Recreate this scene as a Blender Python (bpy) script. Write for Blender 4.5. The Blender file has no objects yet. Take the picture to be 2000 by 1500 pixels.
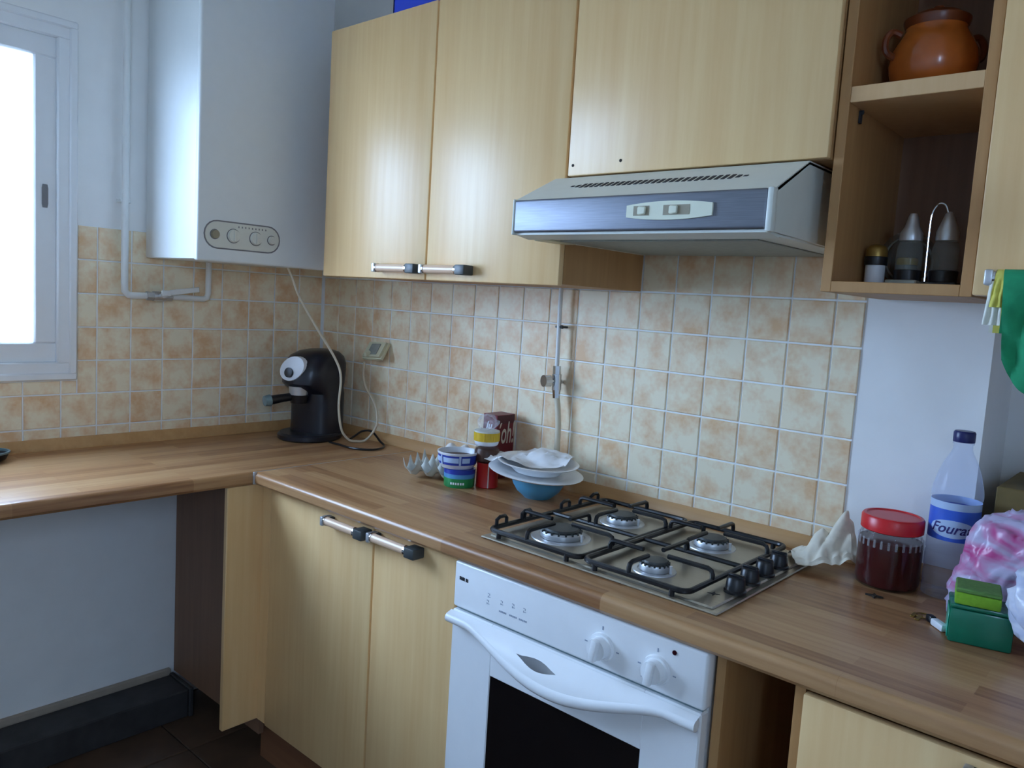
import bpy, bmesh, math, random
from mathutils import Vector, Matrix, noise
random.seed(7)
PI = math.pi
sc = bpy.context.scene
col = sc.collection

# ------------------------------------------------------------------ camera
cam_d = bpy.data.cameras.new('camera')
cam_d.sensor_fit = 'HORIZONTAL'; cam_d.sensor_width = 36.0
cam_d.lens = 36.0 * 1543.41 / 2000.0
cam_d.clip_start = 0.02
cam = bpy.data.objects.new('camera', cam_d); col.objects.link(cam)
Rt = Vector((0.7454663, 0.6637142, 0.0613468)); Up = Vector((-0.1146440, 0.0370087, 0.9927170)); Fw = Vector((-0.6566100, 0.7470701, -0.1036796))
cam.matrix_world = Matrix(((Rt.x, Up.x, -Fw.x, 2.51867), (Rt.y, Up.y, -Fw.y, -1.76521), (Rt.z, Up.z, -Fw.z, 1.41614), (0, 0, 0, 1)))
sc.camera = cam

# ------------------------------------------------------------------ sky and exposure
SKY = 26.0
w = bpy.data.worlds.new('overcast_sky'); sc.world = w; w.use_nodes = True
wn = w.node_tree.nodes; wl = w.node_tree.links
bg = wn['Background']
bg.inputs[0].default_value = (0.56, 0.80, 1.16, 1); bg.inputs[1].default_value = SKY
sc.view_settings.view_transform = 'Standard'; sc.view_settings.look = 'None'
sc.view_settings.exposure = -0.08; sc.view_settings.gamma = 1.0
sc.view_settings.use_curve_mapping = False
sc.cycles.use_denoising = True
sc.cycles.max_bounces = 14; sc.cycles.diffuse_bounces = 8; sc.cycles.glossy_bounces = 4
sc.cycles.transparent_max_bounces = 16; sc.cycles.sample_clamp_indirect = 6.0
sc.cycles.caustics_reflective = False; sc.cycles.caustics_refractive = False
# daylight portal in the window opening (guides sampling of the sky, gives no light itself)
pl = bpy.data.lights.new('window_portal', 'AREA'); pl.shape = 'RECTANGLE'; pl.size = 1.2; pl.size_y = 1.02
pl.cycles.is_portal = True
po = bpy.data.objects.new('window_portal', pl); col.objects.link(po)
po.location = (-0.16, -1.465, 1.61); po.rotation_euler = (PI/2, 0, -PI/2)
ADDED_WIN = True  # added window out of view, fill light for the shaded sides
if ADDED_WIN:
    pl2 = bpy.data.lights.new('added_window_portal', 'AREA'); pl2.shape = 'RECTANGLE'; pl2.size = .54; pl2.size_y = .65
    pl2.cycles.is_portal = True
    po2 = bpy.data.objects.new('added_window_portal', pl2); col.objects.link(po2)
    po2.location = (3.60, -2.64, 1.875); po2.rotation_euler = (PI/2, 0, PI/2)

# ------------------------------------------------------------------ materials
def lin(c):
    return tuple(((v/255)/12.92 if v/255 <= .04045 else ((v/255+.055)/1.055)**2.4) for v in c)
def base_mat(name):
    m = bpy.data.materials.new(name); m.use_nodes = True
    return m, m.node_tree.nodes, m.node_tree.links, m.node_tree.nodes['Principled BSDF']
def mat(name, c, rough=.5, metal=0., var=.06, scale=30., bump=0., spec=.5, stretch=(1,1,1), coat=0.):
    """plain material with a little procedural colour variation"""
    m, n, l, b = base_mat(name)
    c = lin(c)
    tc = n.new('ShaderNodeTexCoord'); mp = n.new('ShaderNodeMapping'); mp.inputs['Scale'].default_value = stretch
    nz = n.new('ShaderNodeTexNoise'); nz.inputs['Scale'].default_value = scale; nz.inputs['Detail'].default_value = 4
    l.new(tc.outputs['Object'], mp.inputs[0]); l.new(mp.outputs[0], nz.inputs['Vector'])
    cr = n.new('ShaderNodeValToRGB')
    cr.color_ramp.elements[0].position = .3; cr.color_ramp.elements[1].position = .7
    cr.color_ramp.elements[0].color = tuple(v*(1-var) for v in c)+(1,)
    cr.color_ramp.elements[1].color = tuple(min(1, v*(1+var)) for v in c)+(1,)
    l.new(nz.outputs['Fac'], cr.inputs[0]); l.new(cr.outputs[0], b.inputs['Base Color'])
    b.inputs['Roughness'].default_value = rough; b.inputs['Metallic'].default_value = metal
    b.inputs['Specular IOR Level'].default_value = spec
    b.inputs['Coat Weight'].default_value = coat
    if bump:
        bp = n.new('ShaderNodeBump'); bp.inputs['Strength'].default_value = bump; bp.inputs['Distance'].default_value = .002
        l.new(nz.outputs['Fac'], bp.inputs['Height']); l.new(bp.outputs[0], b.inputs['Normal'])
    return m
def wood_mat(name, c0, c1, rough, axis='Z', scale=60., spec=.5):
    """laminate with fine grain running along the axis, offset per object"""
    m, n, l, b = base_mat(name)
    tc = n.new('ShaderNodeTexCoord'); oi = n.new('ShaderNodeObjectInfo')
    mp = n.new('ShaderNodeMapping')
    s = {'X': (.05, 1, 1), 'Y': (1, .05, 1), 'Z': (1, 1, .05)}[axis]
    mp.inputs['Scale'].default_value = s
    ad = n.new('ShaderNodeVectorMath'); ad.operation = 'SCALE'; ad.inputs[0].default_value = (7, 5, 3)
    l.new(oi.outputs['Random'], ad.inputs['Scale']); l.new(ad.outputs[0], mp.inputs['Location'])
    l.new(tc.outputs['Object'], mp.inputs[0])
    nz = n.new('ShaderNodeTexNoise'); nz.inputs['Scale'].default_value = scale; nz.inputs['Detail'].default_value = 6; nz.inputs['Roughness'].default_value = .6
    l.new(mp.outputs[0], nz.inputs['Vector'])
    n2 = n.new('ShaderNodeTexNoise'); n2.inputs['Scale'].default_value = scale*.35; n2.inputs['Detail'].default_value = 2
    l.new(mp.outputs[0], n2.inputs['Vector'])
    mx = n.new('ShaderNodeMath'); mx.operation = 'ADD'; l.new(nz.outputs['Fac'], mx.inputs[0]); l.new(n2.outputs['Fac'], mx.inputs[1])
    cr = n.new('ShaderNodeValToRGB'); cr.color_ramp.elements[0].position = .35; cr.color_ramp.elements[1].position = .65
    hv = n.new('ShaderNodeMath'); hv.operation = 'MULTIPLY'; hv.inputs[1].default_value = .5; l.new(mx.outputs[0], hv.inputs[0])
    cr.color_ramp.elements[0].color = lin(c0)+(1,); cr.color_ramp.elements[1].color = lin(c1)+(1,)
    l.new(hv.outputs[0], cr.inputs[0]); l.new(cr.outputs[0], b.inputs['Base Color'])
    b.inputs['Roughness'].default_value = rough; b.inputs['Specular IOR Level'].default_value = spec
    return m
def stave_mat(name, along, cols, rough):
    """butcher block print: long staves along X or Y, each with its own tone"""
    m, n, l, b = base_mat(name)
    tc = n.new('ShaderNodeTexCoord'); mp = n.new('ShaderNodeMapping')
    if along == 'Y': mp.inputs['Rotation'].default_value = (0, 0, PI/2)
    l.new(tc.outputs['Object'], mp.inputs[0])
    br = n.new('ShaderNodeTexBrick'); br.offset = .37; br.offset_frequency = 2; br.squash = 1
    br.inputs['Color1'].default_value = (0, 0, 0, 1); br.inputs['Color2'].default_value = (1, 1, 1, 1)
    br.inputs['Mortar'].default_value = (.4, .4, .4, 1); br.inputs['Scale'].default_value = 1.0
    br.inputs['Mortar Size'].default_value = .0004; br.inputs['Brick Width'].default_value = .42; br.inputs['Row Height'].default_value = .038
    # folded z so that the front edge shows staves as well
    sx = n.new('ShaderNodeSeparateXYZ'); cx = n.new('ShaderNodeCombineXYZ'); l.new(mp.outputs[0], sx.inputs[0])
    az = n.new('ShaderNodeMath'); az.operation = 'ADD'; l.new(sx.outputs['Y'], az.inputs[0]); az.inputs[1].default_value = .011
    l.new(sx.outputs['X'], cx.inputs['X']); l.new(az.outputs[0], cx.inputs['Y'])
    l.new(cx.outputs[0], br.inputs['Vector'])
    st = n.new('ShaderNodeMapping'); st.inputs['Scale'].default_value = (3, 60, 60); l.new(mp.outputs[0], st.inputs[0])
    nz = n.new('ShaderNodeTexNoise'); nz.inputs['Scale'].default_value = 1.6; nz.inputs['Detail'].default_value = 5
    l.new(st.outputs[0], nz.inputs['Vector'])
    a = n.new('ShaderNodeMath'); a.operation = 'MULTIPLY_ADD'; a.inputs[1].default_value = .55
    l.new(br.outputs['Color'], a.inputs[0])
    s2 = n.new('ShaderNodeMath'); s2.operation = 'MULTIPLY_ADD'; s2.inputs[1].default_value = .9; s2.inputs[2].default_value = -.22
    l.new(nz.outputs['Fac'], s2.inputs[0]); l.new(s2.outputs[0], a.inputs[2])
    cr = n.new('ShaderNodeValToRGB')
    cr.color_ramp.elements[0].position = .08; cr.color_ramp.elements[1].position = .85
    cr.color_ramp.elements[0].color = lin(cols[0])+(1,); cr.color_ramp.elements[1].color = lin(cols[2])+(1,)
    e = cr.color_ramp.elements.new(.45); e.color = lin(cols[1])+(1,)
    l.new(a.outputs[0], cr.inputs[0]); l.new(cr.outputs[0], b.inputs['Base Color'])
    b.inputs['Roughness'].default_value = rough
    return m
def tile_mat(name):
    m, n, l, b = base_mat(name)
    tc = n.new('ShaderNodeTexCoord'); oi = n.new('ShaderNodeObjectInfo')
    sc_ = n.new('ShaderNodeVectorMath'); sc_.operation = 'SCALE'; sc_.inputs[0].default_value = (31, 47, 23); l.new(oi.outputs['Random'], sc_.inputs['Scale'])
    ad = n.new('ShaderNodeVectorMath'); ad.operation = 'ADD'; l.new(tc.outputs['Object'], ad.inputs[0]); l.new(sc_.outputs[0], ad.inputs[1])
    nz = n.new('ShaderNodeTexNoise'); nz.inputs['Scale'].default_value = 17; nz.inputs['Detail'].default_value = 3; l.new(ad.outputs[0], nz.inputs['Vector'])
    n2 = n.new('ShaderNodeTexNoise'); n2.inputs['Scale'].default_value = 90; n2.inputs['Detail'].default_value = 4; l.new(ad.outputs[0], n2.inputs['Vector'])
    a = n.new('ShaderNodeMath'); a.operation = 'MULTIPLY_ADD'; a.inputs[1].default_value = .3; l.new(n2.outputs['Fac'], a.inputs[0]); l.new(nz.outputs['Fac'], a.inputs[2])
    rr = n.new('ShaderNodeMath'); rr.operation = 'MULTIPLY_ADD'; rr.inputs[1].default_value = .14; l.new(oi.outputs['Random'], rr.inputs[0]); l.new(a.outputs[0], rr.inputs[2])
    cr = n.new('ShaderNodeValToRGB')
    cr.color_ramp.elements[0].position = .60; cr.color_ramp.elements[1].position = .95
    cr.color_ramp.elements[0].color = lin((243, 230, 200))+(1,); cr.color_ramp.elements[1].color = lin((227, 185, 140))+(1,)
    l.new(rr.outputs[0], cr.inputs[0]); l.new(cr.outputs[0], b.inputs['Base Color'])
    b.inputs['Roughness'].default_value = .42; b.inputs['Specular IOR Level'].default_value = .35
    bp = n.new('ShaderNodeBump'); bp.inputs['Strength'].default_value = .15; bp.inputs['Distance'].default_value = .002
    l.new(a.outputs[0], bp.inputs['Height']); l.new(bp.outputs[0], b.inputs['Normal'])
    return m
def film_mat(name, tint, alpha, rough=.15, diff=(1, 1, 1), edge=.5):
    """thin clear plastic or glass: part see-through, part glossy, part milky"""
    m, n, l, b = base_mat(name)
    n.remove(b); out = n['Material Output']
    t = n.new('ShaderNodeBsdfTransparent'); t.inputs[0].default_value = tuple(tint)+(1,)
    p = n.new('ShaderNodeBsdfPrincipled'); p.inputs['Base Color'].default_value = tuple(diff)+(1,); p.inputs['Roughness'].default_value = rough
    fr = n.new('ShaderNodeLayerWeight'); fr.inputs[0].default_value = .35
    a = n.new('ShaderNodeMath'); a.operation = 'MULTIPLY_ADD'; a.inputs[1].default_value = edge; a.inputs[2].default_value = alpha; a.use_clamp = True
    pw = n.new('ShaderNodeMath'); pw.operation = 'POWER'; pw.inputs[1].default_value = 2.2
    l.new(fr.outputs['Facing'], pw.inputs[0]); l.new(pw.outputs[0], a.inputs[0])
    mx = n.new('ShaderNodeMixShader'); l.new(a.outputs[0], mx.inputs[0]); l.new(t.outputs[0], mx.inputs[1]); l.new(p.outputs[0], mx.inputs[2])
    l.new(mx.outputs[0], out.inputs['Surface'])
    return m

M = {}
M['plaster'] = mat('white_plaster', (240, 240, 238), .85, var=.02, scale=12, bump=.15)
M['ceiling'] = mat('ceiling_paint', (242, 242, 240), .9, var=.02)
M['grout'] = mat('pale_grout', (236, 240, 242), .9, var=.04)
M['tile'] = tile_mat('mottled_beige_tile')
M['floor'] = mat('brown_floor_tile', (92, 70, 54), .35, var=.25, scale=9)
M['joint'] = mat('dark_joint', (60, 48, 40), .9)
M['beech'] = wood_mat('light_beech_laminate', (224, 182, 127), (233, 197, 143), .36)
M['edge'] = wood_mat('beech_edge_band', (206, 164, 116), (216, 178, 132), .4)
M['carcass'] = wood_mat('brown_carcass_board', (170, 126, 78), (186, 142, 92), .5)
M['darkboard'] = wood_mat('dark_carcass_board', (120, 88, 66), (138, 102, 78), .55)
M['plinth'] = wood_mat('brown_plinth_board', (120, 78, 52), (140, 94, 64), .5, 'X')
WT = ((130, 86, 54), (164, 120, 80), (182, 142, 100))
M['top_x'] = stave_mat('stave_worktop_lengthwise', 'X', WT, .3)
M['top_y'] = stave_mat('stave_worktop_crosswise', 'Y', WT, .3)
M['upstand'] = wood_mat('wood_upstand', (186, 140, 88), (200, 156, 104), .45, 'X')
M['white'] = mat('white_enamel', (236, 238, 240), .25, var=.01)
M['boiler'] = mat('white_boiler_paint', (226, 230, 230), .4, var=.01)
M['boiler_trim'] = mat('cream_boiler_plastic', (218, 218, 208), .5, var=.02)
M['groove'] = mat('grey_groove', (128, 126, 128), .7)
M['barwood'] = wood_mat('pale_handle_wood', (222, 186, 156), (232, 200, 172), .3, 'X')
M['upvc'] = mat('white_window_plastic', (235, 238, 240), .35, var=.01)
M['pipe'] = mat('white_pipe_paint', (226, 228, 226), .4, var=.02)
M['steel'] = mat('brushed_steel', (128, 132, 142), .5, metal=.8, var=.1, scale=8, stretch=(2, 1, 60))
M['hob'] = mat('brushed_hob_steel', (176, 168, 152), .3, metal=.75, var=.08, scale=10, stretch=(2, 40, 1))
M['chrome'] = mat('chrome', (215, 218, 222), .12, metal=1., var=.01)
M['alu'] = mat('satin_aluminium', (205, 208, 212), .38, metal=.75, var=.03)
M['iron'] = mat('black_enamel_iron', (20, 22, 26), .35, var=.1)
M['black'] = mat('black_plastic', (16, 18, 24), .35, var=.1)
M['navy'] = mat('dark_blue_black_plastic', (24, 26, 36), .3, var=.08)
M['darkgrey'] = mat('dark_grey_plastic', (62, 66, 66), .45, var=.05)
M['hoodwhite'] = mat('cream_white_metal', (216, 220, 212), .4, var=.02)
M['switch'] = mat('cream_switch_plastic', (224, 226, 204), .4, var=.02)
M['switchgrey'] = mat('grey_switch_plastic', (150, 142, 120), .5, var=.03)
M['filter'] = mat('grey_filter', (150, 152, 142), .55, metal=.3, var=.1, scale=60)
M['slot'] = mat('dark_slot', (40, 44, 52), .7)
M['glassdark'] = mat('dark_oven_glass', (14, 11, 12), .12, var=.05)
M['ivory'] = mat('ivory_plastic', (206, 200, 168), .4, var=.02)
M['cream_cord'] = mat('cream_cord', (214, 202, 178), .5, var=.02)
M['terracotta'] = mat('glazed_terracotta', (176, 92, 34), .22, var=.22, scale=16, coat=.3)
M['terracotta_dark'] = mat('dark_terracotta_rim', (110, 52, 24), .3, var=.2)
M['brass'] = mat('brass_lid', (150, 120, 60), .35, metal=.7, var=.1)
M['ceramic'] = mat('white_ceramic', (236, 238, 240), .2, var=.01)
M['bluebowl'] = mat('light_blue_plastic', (84, 160, 200), .35, var=.03)
M['paper'] = mat('white_paper_napkin', (238, 240, 242), .8, var=.02)
M['rag'] = mat('cream_cotton_rag', (222, 214, 196), .9, var=.06, bump=.4, scale=80)
M['maroon'] = mat('maroon_carton', (104, 14, 30), .4, var=.1)
M['maroon_dark'] = mat('dark_maroon_carton', (74, 12, 24), .4, var=.1)
M['letter'] = mat('pale_grey_print', (196, 188, 170), .5, var=.02)
M['whiteprint'] = mat('white_print', (235, 238, 242), .5, var=.01)
M['tinred'] = mat('red_tin', (176, 26, 24), .3, var=.05)
M['tinseam'] = mat('grey_tin_seam', (190, 180, 172), .3, metal=.5)
M['tubblue'] = mat('deep_blue_print', (34, 58, 158), .35, var=.04)
M['tubwhite'] = mat('white_tub_plastic', (226, 230, 236), .35, var=.02)
M['tubgreen'] = mat('green_print', (40, 140, 78), .35, var=.15, scale=60)
M['tubsky'] = mat('sky_blue_print', (84, 150, 200), .35, var=.1, scale=60)
M['choc'] = mat('brown_spread', (72, 40, 26), .4, var=.3, scale=60)
M['yellow'] = mat('yellow_lid', (206, 168, 34), .45, var=.05)
M['eggshell'] = mat('white_eggshell', (240, 238, 234), .5, var=.01)
M['pulp'] = mat('grey_egg_carton', (196, 198, 190), .7, var=.06, scale=90, bump=.3)
M['redlid'] = mat('red_plastic_lid', (206, 26, 34), .32, var=.03)
M['honey'] = mat('dark_red_brown_syrup', (66, 14, 13), .15, var=.15)
M['navycap'] = mat('navy_bottle_cap', (26, 32, 92), .35, var=.03)
M['labelblue'] = mat('blue_label_film', (52, 98, 206), .4, var=.08, scale=40)
M['labelpale'] = mat('pale_label_film', (176, 200, 232), .4, var=.05)
M['labelink'] = mat('dark_blue_ink', (38, 34, 110), .5)
M['green_lime'] = mat('lime_green_sponge', (120, 170, 40), .9, var=.08, scale=120, bump=.6)
M['green_top'] = mat('grey_green_scourer', (96, 138, 70), .95, var=.1, scale=160, bump=.5)
M['greenbox'] = mat('dark_green_plastic', (16, 112, 84), .2, var=.06)
M['greenbox_lit'] = mat('lit_green_plastic_side', (38, 170, 140), .2, var=.06)  # box green lightened: light on the left face put into the colour
M['towelgreen'] = mat('green_towel', (34, 142, 96), .95, var=.14, scale=50, bump=.6)
M['towelyellow'] = mat('yellow_towel', (214, 206, 100), .95, var=.06, scale=60, bump=.5)
M['towelwhite'] = mat('white_towel', (226, 226, 214), .95, var=.04, scale=60, bump=.5)
M['carton'] = mat('olive_brown_carton', (128, 108, 62), .7, var=.08)
M['packetblue'] = mat('bright_blue_packet', (30, 110, 220), .4, var=.1)
M['royalblue'] = mat('royal_blue_plastic', (36, 70, 206), .4, var=.03)
M['greyblue'] = mat('grey_blue_plastic', (110, 132, 136), .4)
M['slate'] = mat('blackened_plank', (52, 50, 50), .6, var=.35, scale=14)
M['skirt'] = mat('beige_skirting_tile', (170, 156, 140), .5, var=.08, scale=20)
M['hole'] = mat('screw_hole', (44, 36, 28), .8)
M['led'] = mat('dark_indicator_lens', (50, 14, 24), .2)
M['ink'] = mat('black_print', (22, 24, 34), .5)
M['greyink'] = mat('faint_grey_print', (150, 160, 178), .5)
M['clear'] = film_mat('clear_pet', (.93, .95, 1), .1, .08, (.75, .82, 1))
M['jarglass'] = film_mat('jar_glass', (.97, .96, .95), .05, .05, (.12, .1, .1), .45)
M['cruetglass'] = film_mat('cruet_glass', (.86, .88, .86), .16, .08, (.5, .52, .5), .5)
M['pane'] = film_mat('window_glass', (.97, .98, 1), .02, .02, (.9, .9, .9))
M['film'] = film_mat('crinkled_clear_film', (.97, .98, 1), .12, .1, (.9, .92, .95))
M['ground'] = mat('pale_concrete_ground', (150, 148, 140), .9, var=.1, scale=2)

def bag_mat(name, c0, c1, scale, alpha):
    m, n, l, b = base_mat(name)
    tc = n.new('ShaderNodeTexCoord'); mp = n.new('ShaderNodeMapping'); mp.inputs['Scale'].default_value = (1, 1, 2.2); mp.inputs['Rotation'].default_value = (.3, .5, .2)
    nz = n.new('ShaderNodeTexNoise'); nz.inputs['Scale'].default_value = scale; nz.inputs['Detail'].default_value = 3; nz.inputs['Distortion'].default_value = 1.2
    l.new(tc.outputs['Object'], mp.inputs[0]); l.new(mp.outputs[0], nz.inputs['Vector'])
    cr = n.new('ShaderNodeValToRGB'); cr.color_ramp.elements[0].position = .42; cr.color_ramp.elements[1].position = .6
    cr.color_ramp.elements[0].color = lin(c0)+(1,); cr.color_ramp.elements[1].color = lin(c1)+(1,)
    l.new(nz.outputs['Fac'], cr.inputs[0]); l.new(cr.outputs[0], b.inputs['Base Color'])
    b.inputs['Roughness'].default_value = .3; b.inputs['Alpha'].default_value = alpha
    return m
M['bagpink'] = bag_mat('pink_striped_bag_film', (206, 196, 226), (206, 84, 150), 9, .86)
M['bagwhite'] = bag_mat('white_bag_film', (206, 214, 240), (226, 230, 246), 14, .88)

# ------------------------------------------------------------------ mesh helpers (all in world metres unless local)
WL = {}
def box(bm, x0, x1, y0, y1, z0, z1, bev=0., seg=1):
    r = bmesh.ops.create_cube(bm, size=1.0)
    vs = r['verts']
    for v in vs:
        v.co = Vector((x0+(v.co.x+.5)*(x1-x0), y0+(v.co.y+.5)*(y1-y0), z0+(v.co.z+.5)*(z1-z0)))
    if bev:
        es = list({e for v in vs for e in v.link_edges})
        bmesh.ops.bevel(bm, geom=es, offset=bev, segments=seg, affect='EDGES', profile=.5)
def rot_new(bm, k, mtx):
    for v in list(bm.verts)[k:]: v.co = mtx @ v.co
def cyl(bm, p0, p1, r0, r1=None, seg=20, caps=True):
    r1 = r0 if r1 is None else r1
    p0 = Vector(p0); p1 = Vector(p1); d = (p1-p0).normalized()
    a = d.orthogonal().normalized(); b = d.cross(a)
    A = [bm.verts.new(p0+r0*(math.cos(t)*a+math.sin(t)*b)) for t in [2*PI*i/seg for i in range(seg)]]
    B = [bm.verts.new(p1+r1*(math.cos(t)*a+math.sin(t)*b)) for t in [2*PI*i/seg for i in range(seg)]]
    for i in range(seg): bm.faces.new((A[i], A[(i+1) % seg], B[(i+1) % seg], B[i]))
    if caps: bm.faces.new(A[::-1]); bm.faces.new(B)
def lathe(bm, prof, c=(0, 0, 0), seg=28, sx=1., sy=1., rz=0., closed_bottom=True, closed_top=True):
    c = Vector(c); rings = []
    for r, z in prof:
        ring = []
        for i in range(seg):
            t = 2*PI*i/seg; x = r*sx*math.cos(t); y = r*sy*math.sin(t)
            ring.append(bm.verts.new(c+Vector((x*math.cos(rz)-y*math.sin(rz), x*math.sin(rz)+y*math.cos(rz), z))))
        rings.append(ring)
    for a, b in zip(rings, rings[1:]):
        for i in range(seg): bm.faces.new((a[i], a[(i+1) % seg], b[(i+1) % seg], b[i]))
    if closed_bottom: bm.faces.new(rings[0][::-1])
    if closed_top: bm.faces.new(rings[-1])
def smooth_pts(pts, sub=6):
    P = [Vector(p) for p in pts]; out = []
    for i in range(len(P)-1):
        a = P[max(i-1, 0)]; b = P[i]; c = P[i+1]; d = P[min(i+2, len(P)-1)]
        for k in range(sub):
            t = k/sub
            out.append(.5*((2*b)+(c-a)*t+(2*a-5*b+4*c-d)*t*t+(3*b-a-3*c+d)*t**3))
    out.append(P[-1]); return out
def tube(bm, pts, r, seg=8, sub=0, flat=1.):
    P = smooth_pts(pts, sub) if sub else [Vector(p) for p in pts]
    rs = r if isinstance(r, (list, tuple)) else [r]*len(P)
    rings = []; up = None
    for i, p in enumerate(P):
        d = (P[min(i+1, len(P)-1)]-P[max(i-1, 0)]).normalized()
        if up is None: up = d.orthogonal().normalized()
        up = (up-d*up.dot(d)).normalized(); s = d.cross(up)
        rings.append([bm.verts.new(p+rs[i]*(math.cos(2*PI*k/seg)*up*flat+math.sin(2*PI*k/seg)*s)) for k in range(seg)])
    for a, b in zip(rings, rings[1:]):
        for k in range(seg): bm.faces.new((a[k], a[(k+1) % seg], b[(k+1) % seg], b[k]))
    bm.faces.new(rings[0][::-1]); bm.faces.new(rings[-1])
def prism(bm, poly, axis, a, b):
    """poly = list of 2D points in the other two axes, extruded along axis from a to b"""
    def P(u, v, t):
        return {'X': (t, u, v), 'Y': (u, t, v), 'Z': (u, v, t)}[axis]
    A = [bm.verts.new(P(u, v, a)) for u, v in poly]; B = [bm.verts.new(P(u, v, b)) for u, v in poly]
    n = len(poly)
    for i in range(n): bm.faces.new((A[i], A[(i+1) % n], B[(i+1) % n], B[i]))
    bm.faces.new(A[::-1]); bm.faces.new(B)
def pill(cx, cz, L, H, seg=10):
    r = H/2; pts = []
    for i in range(seg+1):
        t = -PI/2+PI*i/seg; pts.append((cx+L/2-r+r*math.cos(t), cz+r*math.sin(t)))
    for i in range(seg+1):
        t = PI/2+PI*i/seg; pts.append((cx-L/2+r+r*math.cos(t), cz+r*math.sin(t)))
    return pts
def NB(): return bmesh.new()
def finish(bm, name, smooth):
    bmesh.ops.recalc_face_normals(bm, faces=bm.faces)
    me = bpy.data.meshes.new(name); bm.to_mesh(me); bm.free()
    if smooth:
        for p in me.polygons: p.use_smooth = True
        if smooth != 'full': me.set_sharp_from_angle(angle=math.radians(38))
    return me
def obj(name, parts, parent=None, loc=None, label=None, smooth=True, local=False):
    """parts: list of (bmesh, material) joined as ONE mesh object with several slots"""
    if not isinstance(parts, list): parts = [parts]
    big = bmesh.new(); mats = []
    for k, (bm, mm) in enumerate(parts):
        for f in bm.faces: f.material_index = k
        tmp = bpy.data.meshes.new('t'); bm.to_mesh(tmp); bm.free(); big.from_mesh(tmp); bpy.data.meshes.remove(tmp)
        mats.append(M[mm])
    if parent is not None:
        off = Vector((0, 0, 0)) if local else WL[parent.name]
        loc = None
    else:
        if loc is None and not local:
            xs = [v.co for v in big.verts]
            loc = (sum(v.x for v in xs)/len(xs), sum(v.y for v in xs)/len(xs), min(v.z for v in xs))
        off = Vector(loc) if loc is not None else Vector((0, 0, 0))
        if local: off = Vector((0, 0, 0))
    if not local: bmesh.ops.translate(big, verts=big.verts, vec=-off)
    me = finish(big, name, smooth)
    for mm in mats: me.materials.append(mm)
    o = bpy.data.objects.new(name, me); col.objects.link(o)
    if parent is not None: o.parent = parent; WL[o.name] = off
    else:
        o.location = Vector(loc) if loc is not None else (0, 0, 0); WL[o.name] = Vector(loc) if loc is not None else Vector((0, 0, 0))
    if label: o['label'] = label
    return o
def tag(o, label, cat, group=None):
    o['label'] = label; o['category'] = cat
    if group: o['group'] = group
    return o
def thing(name, label, cat, loc, rz=0., group=None):
    o = bpy.data.objects.new(name, None); col.objects.link(o)
    o.location = loc; o.rotation_euler = (0, 0, rz); o.empty_display_size = .05
    WL[o.name] = Vector(loc)
    return tag(o, label, cat, group)
def struct(o): o['kind'] = 'structure'; return o
def group_struct(name, loc):
    o = bpy.data.objects.new(name, None); col.objects.link(o); o.location = loc; o['kind'] = 'structure'; WL[o.name] = Vector(loc); o.empty_display_size = .05
    return o
def text_bm(s, size, shear=0., extrude=.0004, bold=0.):
    cu = bpy.data.curves.new('lettering', 'FONT'); cu.body = s; cu.size = size; cu.shear = shear; cu.extrude = extrude; cu.offset = bold
    cu.resolution_u = 3
    o = bpy.data.objects.new('lettering_tmp', cu); col.objects.link(o)
    dg = bpy.context.evaluated_depsgraph_get(); me = bpy.data.meshes.new_from_object(o.evaluated_get(dg))
    bm = bmesh.new(); bm.from_mesh(me)
    bpy.data.objects.remove(o); bpy.data.curves.remove(cu); bpy.data.meshes.remove(me)
    return bm
def place_text(bm, origin, right, up, sx=1., sy=1.):
    right = Vector(right).normalized(); up = Vector(up).normalized(); nrm = right.cross(up)
    for v in bm.verts:
        v.co = Vector(origin)+right*v.co.x*sx+up*v.co.y*sy+nrm*v.co.z
    return bm

# ------------------------------------------------------------------ the setting
H = 2.65; XR = 3.5; YF = -3.45
def quadbox(name, boxes, m):
    bm = NB()
    for b in boxes: box(bm, *b)
    return struct(obj(name, (bm, m), loc=(0, 0, 0), smooth=False))
floor = quadbox('floor', [(-.3, XR+.2, YF-.2, .6, -.12, -.004)], 'joint')
quadbox('ceiling', [(-.3, XR+.2, YF-.2, .6, H, H+.1)], 'ceiling')
WY0, WY1, WZ0, WZ1 = -2.065, -.866, 1.104, 2.127            # window opening in the left wall
wall_left = quadbox('wall_left', [(-.25, -.004, YF-.2, WY0, 0, H), (-.25, -.004, WY1, .3, 0, H),
                                  (-.25, -.004, WY0, WY1, 0, WZ0), (-.25, -.004, WY0, WY1, WZ1, H)], 'plaster')
wall_back = quadbox('wall_back', [(-.004, 2.2, .004, .3, 0, H), (2.2, XR, .25, .4, 0, H),
                                  (2.2, XR, .004, .3, 1.475, H), (2.2, XR, .004, .3, 0, .86)], 'plaster')
GY0, GY1, GZ0, GZ1 = -2.91, -2.37, 1.55, 2.2  # opening cut for the added fill window
quadbox('wall_right', [(XR, XR+.15, YF-.2, GY0, 0, H), (XR, XR+.15, GY1, .4, 0, H), (XR, XR+.15, GY0, GY1, 0, GZ0), (XR, XR+.15, GY0, GY1, GZ1, H)], 'plaster')
FX0, FX1, FZ0, FZ1 = 1.2, 2.2, 1.1, 2.2
quadbox('wall_front', [(-.004, XR, YF-.15, YF, 0, H)], 'plaster')
bm = NB(); box(bm, -40, 40, -40, 40, -3.3, -3.2)
struct(obj('ground', (bm, 'ground'), loc=(0, 0, -3.3), smooth=False))

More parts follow.
